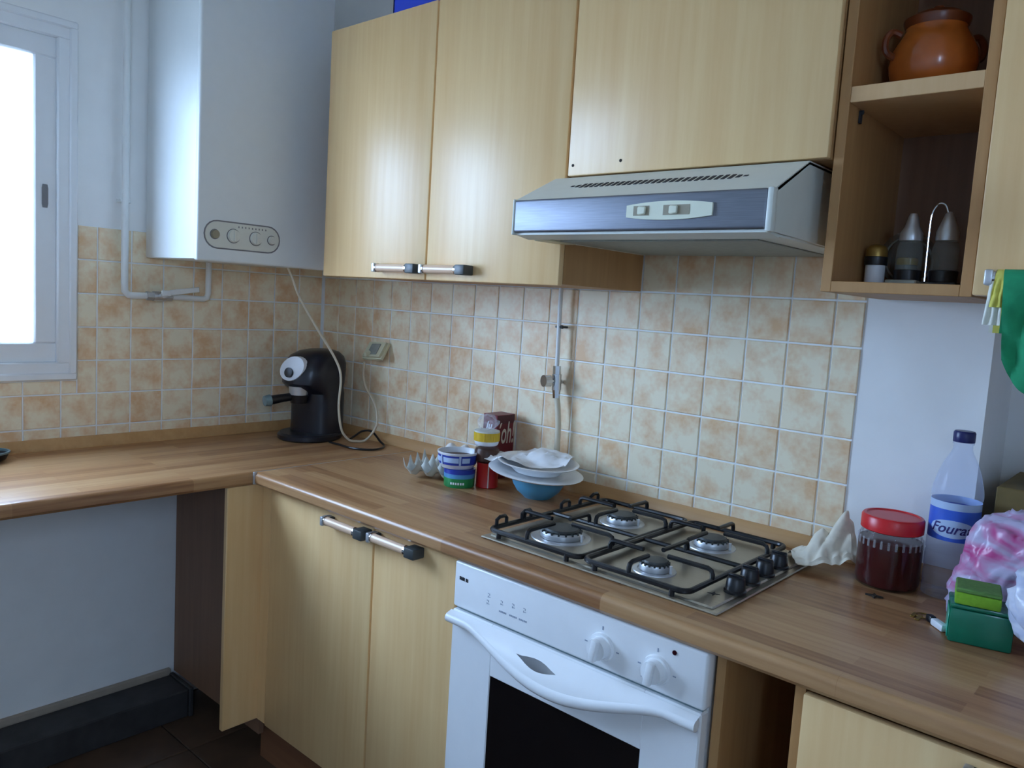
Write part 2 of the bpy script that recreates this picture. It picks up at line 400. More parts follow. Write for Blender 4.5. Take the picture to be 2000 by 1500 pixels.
# floor tiles, each its own piece
me = None
FT = .33
bm = NB(); box(bm, -.163, .163, -.163, .163, -.006, 0, .002); fme = finish(bm, 'floor_tile', False); fme.materials.append(M['floor'])
for i in range(11):
    for j in range(11):
        x = .165+i*FT; y = -.165-j*FT
        if x > XR-.1 or y < YF+.1: continue
        o = bpy.data.objects.new('tile', fme); col.objects.link(o); o.parent = floor; o.location = (x, y, 0)

# wall tiles
TP = .1; TG = .0042
def tile_mesh(wd, ht):
    key = (round(wd, 3), round(ht, 3))
    if key in tile_mesh.cache: return tile_mesh.cache[key]
    bm = NB(); box(bm, -wd/2, wd/2, 0, .008, -ht/2, ht/2)
    fr = [e for e in bm.edges if all(v.co.y < .001 for v in e.verts)]
    bmesh.ops.bevel(bm, geom=fr, offset=.0018, segments=1, affect='EDGES')
    me = finish(bm, 'tile', False); me.materials.append(M['tile']); tile_mesh.cache[key] = me
    return me
tile_mesh.cache = {}
def lay(parent, edges_u, edges_z, left, skip=lambda u0, u1, z0, z1: False):
    for u0, u1 in zip(edges_u, edges_u[1:]):
        for z0, z1 in zip(edges_z, edges_z[1:]):
            if skip(u0, u1, z0, z1): continue
            wd = u1-u0-TG; ht = z1-z0-TG
            if wd < .004: continue
            o = bpy.data.objects.new('tile', tile_mesh(wd, ht)); col.objects.link(o); o.parent = parent
            if left:
                o.location = (random.uniform(-.0005, .0005), -(u0+u1)/2, (z0+z1)/2); o.rotation_euler = (0, 0, PI/2)
            else:
                o.location = ((u0+u1)/2, random.uniform(-.0005, .0005), (z0+z1)/2)
ZR = 1.362
zed = [.9]+[ZR-.1*k for k in range(4, -3, -1)]
xb = [.001]+[1.1935-1.1+.1*i for i in range(0, 19)]+[1.957]
xb = [x for i, x in enumerate(xb) if i == 0 or x-xb[i-1] > .01]
lay(wall_back, xb, zed, False)
yl = [.001]+[.008+.1*i for i in range(0, 14)]
yl = [y for i, y in enumerate(yl) if i == 0 or y-yl[i-1] > .004]
def cutwin(u0, u1, z0, z1): return u0 > .80 and z1 > 1.12 and u1 > .87
zl = zed
lay(wall_left, yl, zl, True, skip=lambda u0, u1, z0, z1: u1 > .87 and z1 > 1.105)
# cut tiles round the window frame corner
lay(wall_left, [.808, .864], [z for z in zed if z > 1.05], True)
lay(wall_left, [.864]+[y for y in yl if y > .9], [1.062, 1.1035], True)
bm = NB(); box(bm, 0, 1.957, .003, .006, .9, 1.562)
obj('grout', (bm, 'grout'), parent=wall_back, smooth=False)
bm = NB(); box(bm, -.005, -.003, -.864, 0, .9, 1.562); box(bm, -.005, -.003, -1.4, -.864, .9, 1.1035)
obj('grout', (bm, 'grout'), parent=wall_left, smooth=False)

# window in the left wall
win = group_struct('window_1', (0, (WY0+WY1)/2, WZ0))
def ring(bm, x0, x1, y0, y1, z0, z1, t, bev=.004):
    box(bm, x0, x1, y0, y1, z0, z0+t, bev); box(bm, x0, x1, y0, y1, z1-t, z1, bev)
    box(bm, x0, x1, y0, y0+t, z0+t-.004, z1-t+.004, bev); box(bm, x0, x1, y1-t, y1, z0+t-.004, z1-t+.004, bev)
bm = NB(); ring(bm, -.06, .012, WY0+.001, WY1-.001, WZ0+.001, WZ1-.001, .022); ring(bm, -.06, .006, WY0+.012, WY1-.012, WZ0+.012, WZ1-.012, .042)
obj('window_frame', (bm, 'upvc'), parent=win)
ym = (WY0+WY1)/2
for (a, b, dx) in ((ym-.02, WY1-.05, 0.), (WY0+.05, ym+.02, -.026)):
    bm = NB(); ring(bm, -.03+dx, -.006+dx, a, b, WZ0+.05, WZ1-.05, .062, .006)
    s = obj('sash', (bm, 'upvc'), parent=win)
    bm = NB(); box(bm, -.02+dx, -.016+dx, a+.04, b-.04, WZ0+.09, WZ1-.09)
    obj('pane', (bm, 'pane'), parent=s, smooth=False)
    if dx == 0.:
        bm = NB(); prism(bm, [(-.955, 1.600), (-.943, 1.600), (-.941, 1.61), (-.941, 1.655), (-.943, 1.665), (-.955, 1.665), (-.957, 1.655), (-.957, 1.61)], 'X', -.007, -.004)
        obj('latch', (bm, 'groove'), parent=s, label='grey recessed latch')
# small unseen window added in the right wall to brighten the shaded sides
added_win = group_struct('added_fill_window', (XR+.05, (GY0+GY1)/2, GZ0))
bm = NB()
box(bm, XR+.03, XR+.09, GY0, GY1, GZ0, GZ0+.045); box(bm, XR+.03, XR+.09, GY0, GY1, GZ1-.045, GZ1)
box(bm, XR+.03, XR+.09, GY0, GY0+.045, GZ0+.045, GZ1-.045); box(bm, XR+.03, XR+.09, GY1-.045, GY1, GZ0+.045, GZ1-.045)
obj('window_frame', (bm, 'upvc'), parent=added_win, smooth=False)
bm = NB(); box(bm, XR+.058, XR+.062, GY0+.04, GY1-.04, GZ0+.04, GZ1-.04)
obj('pane', (bm, 'pane'), parent=added_win, smooth=False)

# skirting under the left worktop
bm = NB(); box(bm, -.004, .012, -2.9, -.568, 0, .112, .002)
struct(obj('baseboard_left', (bm, 'skirt'), smooth=False))

# ------------------------------------------------------------------ worktops
ZT = .9; YA = -.607; XB = .566
def worktop_profile():
    r = .012; pts = []
    for i in range(6):
        t = PI/2*i/5; pts.append((r-r*math.sin(t)*1., -r+r*math.cos(t)))
    return pts
def edge_poly(back):   # (depth, z): depth 0 at the front edge, grows to the back
    r = .013; P = []
    for i in range(7):
        t = PI/2*i/6; P.append((r-r*math.cos(PI/2-t), ZT-r+r*math.sin(PI/2-t)))
    P.append((0, ZT-.028)); P.append((.006, ZT-.035)); P.append((back, ZT-.035)); P.append((back, ZT))
    return P
wt = thing('worktop', 'brown wood-stave worktop carrying the gas hob, along the tiled back wall', 'worktop', (1.9, -.3, ZT-.035))
bm = NB(); prism(bm, [(YA+d, z) for d, z in edge_poly(.605)], 'X', XB+.0015, 3.45)
obj('top', (bm, 'top_x'), parent=wt)
bm = NB(); box(bm, 2.202, 3.45, -.001, .249, ZT-.035, ZT-.001); obj('niche_shelf', (bm, 'top_x'), parent=wt, smooth=False)
wt2 = thing('worktop', 'brown wood-stave worktop under the window, open underneath, ending in the corner', 'worktop', (.28, -1.2, ZT-.035))
bm = NB(); prism(bm, [(XB-d, z) for d, z in edge_poly(.564)], 'Y', -2.5, -.002)
obj('top', (bm, 'top_y'), parent=wt2)
bm = NB(); box(bm, XB-.001, XB+.002, YA-.001, -.02, ZT-.012, ZT+.0006); box(bm, XB-.001, XB+.006, YA-.003, YA+.006, ZT-.034, ZT+.001, .001)
obj('joint_strip', (bm, 'alu'), parent=wt2, smooth=False, label='thin bright metal strip over the corner joint')
def up_poly(): return [(0.0, ZT), (.021, ZT), (.021, ZT+.006), (.012, ZT+.022), (.004, ZT+.033), (0, ZT+.033)]
bm = NB(); prism(bm, [(-d, z) for d, z in up_poly()], 'X', .022, 2.198)
struct(obj('trim_1', (bm, 'upstand')))
bm = NB(); prism(bm, [(d, z) for d, z in up_poly()], 'Y', -2.5, -.022)
struct(obj('trim_2', (bm, 'upstand')))

# ------------------------------------------------------------------ cabinet pieces
def handle(parent, x0, x1, z, yface, name='handle'):
    """wood bar between two satin posts with chrome rings"""
    yc = yface-.022; a = NB(); b = NB(); c = NB(); d = NB()
    box(a, x1-.034, x1, yc-.013, yface, z-.0125, z+.0125, .003, 2)
    box(d, x0, x0+.012, yc-.0125, yface-.004, z-.012, z+.012, .003, 2)
    box(a, x0+.001, x0+.02, yface-.012, yface, z-.009, z+.009, .002)
    cyl(b, (x0+.01, yc, z), (x1-.03, yc, z), 0.0108, seg=16)
    cyl(c, (x0+.011, yc, z), (x0+.015, yc, z), .0122, seg=16); cyl(c, (x1-.040, yc, z), (x1-.031, yc, z), .0122, seg=16)
    return obj(name, [(a, 'darkgrey'), (b, 'barwood'), (c, 'chrome'), (d, 'alu')], parent=parent, label='wood bar handle with dark grey post and metal rings')
def door(parent, x0, x1, z0, z1, yf, th=.018, hx=None, hz=None, name='door'):
    a = NB(); box(a, x0, x1, yf, yf+th, z0, z1, .0035, 2)
    d = obj(name, (a, 'beech'), parent=parent)
    if hx: handle(d, hx[0], hx[1], hz, yf)
    return d
# base corner unit
c1 = thing('base_cabinet', 'beech two-door base cabinet in the corner, left of the white oven', 'cabinet', (.8, -.3, 0))
bm = NB(); box(bm, .006, .545, -.556, -.540, .1, .864); obj('side_panel', (bm, 'darkboard'), parent=c1, smooth=False, label='dark brown side board facing the open space')
bm = NB(); box(bm, .538, .554, -.678, -.566, .158, .862, .002); obj('corner_panel', (bm, 'beech'), parent=c1, label='narrow beech panel turning the corner')
bm = NB(); box(bm, .554, .596, -.569, -.552, .158, .862, .001); obj('filler_strip', (bm, 'beech'), parent=c1)
bm = NB(); box(bm, .56, 1.342, -.55, -.05, .155, .17); box(bm, 1.326, 1.342, -.55, -.05, .155, .864); box(bm, .56, 1.342, -.55, -.53, .845, .864); box(bm, .56, 1.326, -.06, -.05, .17, .864)
obj('carcass', (bm, 'carcass'), parent=c1, smooth=False)
door(c1, .599, 1.053, .156, .856, -.572, hx=(.880, 1.050), hz=.835)
door(c1, 1.059, 1.341, .156, .856, -.572, hx=(1.066, 1.238), hz=.838)
bm = NB(); box(bm, .50, 1.342, -.52, -.505, 0, .154); obj('plinth', (bm, 'plinth'), parent=c1, smooth=False, label='reddish brown plinth board')
# oven housing and the narrow open unit right of it
c2 = thing('oven_housing', 'brown board housing around the white oven, narrow open bay on its right', 'cabinet', (1.66, -.3, 0))
bm = NB(); box(bm, 1.3425, 1.358, -.565, -.03, 0, .864); obj('side_panel', (bm, 'carcass'), parent=c2, smooth=False)
bm = NB(); box(bm, 1.961, 1.977, -.568, -.03, 0, .864); obj('side_panel', (bm, 'carcass'), parent=c2, smooth=False)
bm = NB(); box(bm, 1.358, 1.961, -.56, -.03, .155, .172); obj('bottom_board', (bm, 'carcass'), parent=c2, smooth=False)
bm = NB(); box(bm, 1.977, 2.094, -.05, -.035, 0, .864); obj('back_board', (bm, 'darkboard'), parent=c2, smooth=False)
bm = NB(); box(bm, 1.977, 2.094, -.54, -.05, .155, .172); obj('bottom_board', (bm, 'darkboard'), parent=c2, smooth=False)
bm = NB(); box(bm, 1.358, 2.094, -.52, -.505, 0, .154); obj('plinth', (bm, 'plinth'), parent=c2, smooth=False)
# right base unit
c3 = thing('base_cabinet', 'beech base cabinet at the right, its door top under the worktop edge', 'cabinet', (2.4, -.3, 0))
bm = NB(); box(bm, 2.0945, 2.111, -.572, -.03, .0, .864); obj('side_panel', (bm, 'carcass'), parent=c3, smooth=False)
bm = NB(); box(bm, 2.111, 2.71, -.55, -.05, .155, .17); box(bm, 2.70, 2.716, -.572, -.03, 0, .864); box(bm, 2.111, 2.70, -.55, -.53, .84, .864); box(bm, 2.111, 2.70, -.06, -.05, .17, .864)
obj('carcass', (bm, 'carcass'), parent=c3, smooth=False)
door(c3, 2.114, 2.712, .156, .852, -.592, hx=(2.335, 2.51), hz=.832)
bm = NB(); box(bm, 2.095, 2.716, -.52, -.505, 0, .154); obj('plinth', (bm, 'plinth'), parent=c3, smooth=False)

# wall cabinets
u1 = thing('wall_cabinet', 'beech two-door wall cabinet between the boiler and the hood', 'cabinet', (.94, -.17, 1.458))
bm = NB(); box(bm, .497, .513, -.332, -.004, 1.462, 2.168); obj('side_panel', (bm, 'carcass'), parent=u1, smooth=False)
bm = NB(); box(bm, 1.378, 1.394, -.332, -.004, 1.462, 2.168); obj('side_panel', (bm, 'carcass'), parent=u1, smooth=False)
bm = NB(); box(bm, .513, 1.378, -.332, -.004, 1.462, 1.478); box(bm, .513, 1.378, -.332, -.004, 2.152, 2.168); box(bm, .513, 1.378, -.012, -.004, 1.478, 2.152)
obj('carcass', (bm, 'carcass'), parent=u1, smooth=False)
door(u1, .492, .9465, 1.458, 2.168, -.352, hx=(.764, .938), hz=1.486)
door(u1, .9515, 1.396, 1.458, 2.168, -.352, hx=(.957, 1.126), hz=1.486)
u2 = thing('wall_cabinet', 'beech single-door wall cabinet above the extractor hood, two screw holes at its lower edge', 'cabinet', (1.69, -.17, 1.70))
bm = NB(); box(bm, 1.398, 1.414, -.332, -.004, 1.70, 2.168); box(bm, 1.962, 1.978, -.332, -.004, 1.70, 2.168); box(bm, 1.414, 1.962, -.332, -.004, 1.70, 1.716); box(bm, 1.414, 1.962, -.332, -.004, 2.152, 2.168); box(bm, 1.414, 1.962, -.012, -.004, 1.716, 2.152)
obj('carcass', (bm, 'carcass'), parent=u2, smooth=False)
d = door(u2, 1.402, 1.977, 1.700, 2.168, -.352)
for x, z in ((1.416, 1.723), (1.542, 1.725)):
    bm = NB(); cyl(bm, (x, -.3525, z), (x, -.35, z), .0035, seg=10); obj('screw_hole', (bm, 'hole'), parent=d)
u3 = thing('open_shelf_unit', 'narrow open beech shelf unit beside the hood, with one middle shelf', 'shelf', (2.1, -.17, 1.468))
YS = -.334
bm = NB(); box(bm, 1.981, 1.999, YS, -.004, 1.468, 2.168, .001); obj('side_panel', (bm, 'carcass'), parent=u3, smooth=False)
bm = NB(); box(bm, 2.204, 2.222, YS, -.004, 1.468, 2.168, .001); obj('side_panel', (bm, 'carcass'), parent=u3, smooth=False)
bm = NB(); box(bm, 1.999, 2.204, YS, -.004, 1.468, 1.487, .001); obj('bottom_board', (bm, 'carcass'), parent=u3, smooth=False)
bm = NB(); box(bm, 1.999, 2.204, YS, -.004, 2.15, 2.168, .001); obj('top_board', (bm, 'carcass'), parent=u3, smooth=False)
bm = NB(); box(bm, 1.999, 2.204, YS+.002, -.012, 1.795, 1.822, .001); obj('shelf_board', (bm, 'edge'), parent=u3, smooth=False, label='pale edged middle shelf')
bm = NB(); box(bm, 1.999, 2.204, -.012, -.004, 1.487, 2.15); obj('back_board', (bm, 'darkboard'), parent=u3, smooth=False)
bm = NB(); cyl(bm, (1.999, -.28, 1.789), (2.006, -.28, 1.789), .004, seg=8); box(bm, 2.0, 2.003, -.285, -.275, 1.77, 1.79); obj('shelf_pin', (bm, 'slot'), parent=u3)
u4 = thing('wall_cabinet', 'beech wall cabinet at the right edge, towels hung on its handle', 'cabinet', (2.45, -.17, 1.472))
bm = NB(); box(bm, 2.2235, 2.24, -.332, -.004, 1.472, 2.168); box(bm, 2.67, 2.686, -.332, -.004, 1.472, 2.168); box(bm, 2.24, 2.67, -.332, -.004, 1.472, 1.488); box(bm, 2.24, 2.67, -.332, -.004, 2.152, 2.168); box(bm, 2.24, 2.67, -.012, -.004, 1.488, 2.152)
obj('carcass', (bm, 'carcass'), parent=u4, smooth=False)
dr = door(u4, 2.2255, 2.684, 1.470, 2.168, -.354)
handle(dr, 2.246, 2.42, 1.497, -.354)

# ------------------------------------------------------------------ boiler and its pipes
bo = thing('gas_boiler', 'tall white wall boiler hanging in the corner beside the window', 'boiler', (.17, -.45, 1.48))
bm = NB(); box(bm, .002, .318, -.668, -.238, 1.482, 2.36, .004, 2); obj('casing', (bm, 'boiler'), parent=bo)
bm = NB(); box(bm, .319, .342, -.672, -.234, 1.478, 2.362, .007, 3); obj('front_cover', (bm, 'boiler'), parent=bo)
def pill_yz(cy, cz, L, Hh): return pill(cy, cz, L, Hh)
bm = NB(); cen = (-.531, 1.556)
outer = pill(cen[0], cen[1], .246, .082); inner = pill(cen[0], cen[1], .238, .074)
A = [bm.verts.new((.3428, a, b)) for a, b in outer]; B = [bm.verts.new((.3428, a, b)) for a, b in inner]
A2 = [bm.verts.new((.3405, a, b)) for a, b in outer]; B2 = [bm.verts.new((.3405, a, b)) for a, b in inner]
n_ = len(A)
for i in range(n_):
    j = (i+1) % n_
    bm.faces.new((A[i], A[j], B[j], B[i])); bm.faces.new((A2[i], A2[j], A[j], A[i])); bm.faces.new((B2[i], B2[j], B[j], B[i]))
cp = obj('control_panel', (bm, 'groove'), parent=bo, label='rounded control panel outlined in grey')
bm = NB(); prism(bm, pill(cen[0], cen[1], .237, .073), 'X', .3405, .3432); obj('panel_plate', (bm, 'boiler_trim'), parent=cp)
for y, z, r, m_ in ((-.621, 1.556, .0125, 'groove'), (-.563, 1.556, .019, 'boiler_trim'), (-.491, 1.555, .019, 'boiler_trim'), (-.438, 1.555, .0125, 'boiler_trim')):
    a = NB(); cyl(a, (.3435, y, z), (.3445, y, z), r+.0022, seg=24); b = NB(); cyl(b, (.3445, y, z), (.3445+.008, y, z), r, r*.9, seg=24)
    if r > .015: box(b, .352, .357, y-.0035, y+.0035, z-.016, z+.016, .001)
    obj('knob', [(a, 'groove'), (b, m_ if m_ != 'groove' else 'hole')], parent=cp) if m_ == 'boiler_trim' else obj('gauge', [(a, 'groove'), (b, 'switchgrey')], parent=cp)
bm = NB()
for k in range(9): box(bm, .3433, .3438, -.548+k*.011, -.5445+k*.011, 1.581, 1.586)
obj('dial_marks', (bm, 'groove'), parent=cp, smooth=False)['kind'] = 'stuff'
pp = thing('gas_pipe', 'white painted pipe dropping beside the boiler and turning under it', 'pipe', (.03, -.74, 1.36))
bm = NB(); tube(bm, [(.028, -.741, H-.002), (.028, -.741, 1.40), (.028, -.740, 1.376), (.028, -.729, 1.364), (.028, -.715, 1.363), (.028, -.672, 1.364)], .0105, seg=12)
obj('pipe_run', (bm, 'pipe'), parent=pp)
bm = NB(); tube(bm, [(.028, -.60, 1.364), (.028, -.49, 1.362), (.028, -.478, 1.366), (.028, -.473, 1.38), (.028, -.473, 1.481)], .0095, seg=12)
obj('pipe_run', (bm, 'pipe'), parent=pp)
bm = NB(); cyl(bm, (.028, -.675, 1.364), (.028, -.655, 1.364), .014, seg=6); cyl(bm, (.028, -.655, 1.364), (.028, -.615, 1.364), .0155, seg=14); cyl(bm, (.028, -.617, 1.364), (.028, -.595, 1.364), .014, seg=6); cyl(bm, (.028, -.635, 1.364), (.06, -.635, 1.368), .008, seg=10)
v = obj('valve', (bm, 'alu'), parent=pp, label='metal stop valve with flat lever')
bm = NB(); k = 0; box(bm, .052, .058, -.615, -.517, 1.376, 1.393, .002); rot_new(bm, 0, Matrix.Translation((0, -.566, 1.385)) @ Matrix.Rotation(math.radians(9), 4, 'X') @ Matrix.Translation((0, .566, -1.385)))
box(bm, .052, .062, -.64, -.612, 1.366, 1.384, .002)
obj('lever', (bm, 'pipe'), parent=v)
bm = NB(); box(bm, 0, .03, -.757, -.725, 1.64, 1.650, .001); cyl(bm, (.03, -.757, 1.645), (.03, -.750, 1.645), .004, seg=8); obj('clip', (bm, 'pipe'), parent=pp)

# gas pipe down the back wall to the hob, with valve and hose
gp = thing('gas_pipe', 'thin grey gas pipe on the back tiles with chrome valve and beige hose', 'pipe', (1.16, -.03, .95))
bm = NB(); tube(bm, [(1.150, -.028, 1.70), (1.152, -.028, 1.40), (1.157, -.030, 1.235)], .0062, seg=10); obj('pipe_run', (bm, 'pipe'), parent=gp)
bm = NB(); cyl(bm, (1.157, -.03, 1.245), (1.158, -.03, 1.222), .011, seg=6); cyl(bm, (1.158, -.03, 1.222), (1.160, -.03, 1.178), .0135, seg=14); cyl(bm, (1.16, -.03, 1.178), (1.162, -.03, 1.155), .0115, .010, seg=6)
cyl(bm, (1.159, -.03, 1.20), (1.159, -.004, 1.20), .006, seg=8); cyl(bm, (1.157, -.03, 1.203), (1.150, -.052, 1.203), .007, seg=10)
v = obj('valve', (bm, 'chrome'), parent=gp, label='chrome gas valve')
bm = NB(); cyl(bm, (1.150, -.052, 1.203), (1.144, -.070, 1.203), .0175, .0165, seg=20); obj('knob', (bm, 'chrome'), parent=v, label='round shiny valve knob')
bm = NB(); tube(bm, [(1.162, -.03, 1.16), (1.169, -.03, 1.13), (1.175, -.03, 1.08), (1.176, -.03, 1.03), (1.176, -.028, .97), (1.176, -.027, .936)], .0082, seg=12, sub=4); obj('hose', (bm, 'cream_cord'), parent=gp, label='beige rubber gas hose')
bm = NB(); box(bm, 1.142, 1.164, -.032, -.001, 1.351, 1.357, .001); cyl(bm, (1.166, -.028, 1.354), (1.150, -.028, 1.354), .005, seg=8); obj('clip', (bm, 'darkgrey'), parent=gp)

# ------------------------------------------------------------------ wall socket, cords
so = thing('wall_socket', 'cream wall socket box hanging loose from the back tiles by the corner', 'socket', (.360, -.024, 1.212))
so.rotation_euler = (math.radians(-36), math.radians(-3), math.radians(6))
a = NB(); b = NB()
box(a, -.046, .046, -.012, 0, -.034, .034, .003, 2)
prism(a, [(-.04, -.03), (.04, -.03), (.04, .03), (-.04, .03)], 'Y', -.02, -.012)
obj('socket_plate', (a, 'ivory'), parent=so, local=True)
box(b, -.022, .022, -.0225, -.0195, -.022, .022, .002); obj('socket_face', (b, 'filter'), parent=so, local=True)
a = NB(); cyl(a, (-.018, -.030, -.030), (-.014, -.018, -.016), .008, .010, seg=12); obj('plug', (a, 'ivory'), parent=so, local=True)
tmp = [(.22, -.300, 1.483), (.225, -.285, 1.45), (.24, -.265, 1.388), (.268, -.213, 1.289), (.302, -.158, 1.187), (.327, -.150, 1.125), (.335, -.160, 1.031), (.340, -.150, .952), (.345, -.125, .915), (.352, -.100, .9055), (.368, -.065, .910), (.398, -.045, .966), (.365, -.03, 1.031), (.313, -.028, 1.079), (.308, -.040, 1.123), (.336, -.060, 1.176)]
bm = NB(); tube(bm, tmp, .0042, seg=8, sub=6)
tag(obj('power_cord', (bm, 'cream_cord'), loc=tmp[9]), 'cream power cord looping from under the boiler to the loose wall socket', 'cord')
bm = NB(); pts = [(.312, -.176, .9045), (.336, -.180, .9045), (.372, -.178, .9045), (.43, -.180, .9045), (.480, -.160, .9045), (.497, -.118, .9045), (.468, -.065, .9045), (.42, -.046, .913), (.36, -.034, .935), (.315, -.04, .930), (.312, -.07, .915), (.318, -.10, .9045)]
tube(bm, pts, .0036, seg=8, sub=6)
tag(obj('power_cord', (bm, 'black'), loc=(.45, -.12, .9)), 'black power cord curled on the worktop beside the coffee machine', 'cord')

# ------------------------------------------------------------------ coffee machine
cm = thing('coffee_machine', 'dark blue-black rounded espresso machine in the corner of the worktop', 'coffee machine', (.195, -.165, ZT), rz=math.radians(14))
def superloft(bm, rings, seg=32, e=2.6):
    R = []
    for z, cy, rx, ry in rings:
        ring = []
        for i in range(seg):
            t = 2*PI*i/seg; c = math.cos(t); s = math.sin(t)
            ring.append(bm.verts.new((rx*math.copysign(abs(c)**(2/e), c), cy+ry*math.copysign(abs(s)**(2/e), s), z)))
        R.append(ring)
    for a, b in zip(R, R[1:]):
        for i in range(seg): bm.faces.new((a[i], a[(i+1) % seg], b[(i+1) % seg], b[i]))
    bm.faces.new(R[0][::-1]); bm.faces.new(R[-1])
bm = NB(); superloft(bm, [(.022, .022, .090, .076), (.06, .022, .089, .075), (.13, .022, .089, .075), (.160, .022, .089, .076), (.180, .004, .088, .094), (.195, -.002, .090, .106), (.235, .0, .092, .108), (.265, .006, .090, .102), (.288, .014, .080, .088), (.303, .022, .060, .066), (.310, .028, .034, .04)])
obj('body', (bm, 'navy'), parent=cm, local=True)
bm = NB(); lathe(bm, [(.098, 0), (.104, .005), (.104, .017), (.096, .024)], (0, -.012, 0), seg=36, sx=1., sy=1.12); obj('drip_tray', (bm, 'navy'), parent=cm, local=True)
# eye-shaped white gauge panel on the curved head, left of centre
ed = Vector((.06, -1, .14)).normalized(); ec = Vector((-.004, -.101, .246))
er = Vector((0, 0, 1)).cross(-ed).normalized()*-1; eu = er.cross(-ed).normalized()
er = ed.cross(Vector((0, 0, 1))).normalized()*-1; eu = ed.cross(er).normalized(); eu = eu if eu.z > 0 else -eu
def disc(bm, c, ax, bx, nrm, ra, rb, th, seg=28, dome=0.):
    A = []; Bq = []
    for i in range(seg):
        t = 2*PI*i/seg
        A.append(bm.verts.new(c+ax*ra*math.cos(t)+bx*rb*math.sin(t)-nrm*.012)); Bq.append(bm.verts.new(c+ax*ra*.95*math.cos(t)+bx*rb*.95*math.sin(t)+nrm*th))
    for i in range(seg): bm.faces.new((A[i], A[(i+1) % seg], Bq[(i+1) % seg], Bq[i]))
    bm.faces.new(A[::-1]); top = bm.verts.new(c+nrm*(th+dome))
    for i in range(seg): bm.faces.new((Bq[i], Bq[(i+1) % seg], top))
dg = math.radians(28); a1 = er*math.cos(dg)+eu*math.sin(dg); b1 = eu*math.cos(dg)-er*math.sin(dg)
bm = NB(); disc(bm, ec, a1, b1, ed, .054, .041, .007, dome=.005)
eye = obj('front_panel', (bm, 'tubwhite'), parent=cm, local=True, label='white oval front panel')
bm = NB(); disc(bm, ec+ed*.006-b1*.010-a1*.012, a1, b1, ed, .0175, .0175, .010, dome=.002); obj('dial', (bm, 'black'), parent=eye, local=True)
bm = NB(); cyl(bm, (0, -.074, .185), (0, -.074, .152), .034, .030, seg=24); obj('brew_head', (bm, 'alu'), parent=cm, local=True)
bm = NB(); tube(bm, [(-.01, -.085, .150), (-.026, -.125, .146), (-.040, -.168, .140)], [.013, .014, .016], seg=12); cyl(bm, (0, -.074, .157), (0, -.074, .128), .033, .026, seg=24)
pf = obj('filter_handle', (bm, 'black'), parent=cm, local=True)
bm = NB(); cyl(bm, (-.040, -.166, .140), (-.047, -.184, .138), .020, .017, seg=18); obj('end_cap', (bm, 'greyblue'), parent=pf, local=True, label='pale end cap')

# ------------------------------------------------------------------ hob
hb = thing('gas_hob', 'stainless four-burner gas hob with black pan grates set in the worktop', 'hob', (1.65, -.3, ZT))
HX0, HX1, HY0, HY1 = 1.372, 1.936, -.534, -.056
bm = NB(); box(bm, HX0, HX1, HY0, HY1, ZT+.0005, ZT+.005, .002); box(bm, HX0+.014, HX1-.014, HY0+.014, HY1-.014, ZT+.003, ZT+.0085, .003)
obj('hob_plate', (bm, 'hob'), parent=hb, smooth=False)
ZH = ZT+.0085
for (x, y, r) in ((1.497, -.408, .046), (1.515, -.195, .037), (1.749, -.432, .030), (1.745, -.190, .037)):
    bm = NB(); lathe(bm, [(r*1.45, 0), (r*1.42, .002), (r*1.15, .003), (r*1.1, .001)], (x, y, ZH), seg=32)
    a = NB(); lathe(a, [(r, .002), (r*1.02, .012), (r*.95, .016)], (x, y, ZH), seg=32)
    k = NB()
    for q in range(18):
        t = 2*PI*q/18; kk = len(k.verts); box(k, r*.86, r*1.0, -.002, .002, .0135, .0185); k.verts.ensure_lookup_table()
        rot_new(k, kk, Matrix.Translation((x, y, ZH)) @ Matrix.Rotation(t, 4, 'Z'))
    b = obj('burner', [(bm, 'alu'), (a, 'alu'), (k, 'darkgrey')], parent=hb)
    bm = NB(); lathe(bm, [(r*.84, .0145), (r*.86, .019), (r*.8, .0225), (r*.3, .0235)], (x, y, ZH), seg=32); obj('burner_cap', (bm, 'darkgrey'), parent=b)
    bm = NB(); cyl(bm, (x+r*1.2, y, ZH), (x+r*1.2, y, ZH+.018), .003, seg=8); obj('igniter', (bm, 'whiteprint'), parent=b)
ZG = ZT+.022; ZF = ZT+.044
def rod(bm, pts, r=.0048): tube(bm, pts, r, seg=8)
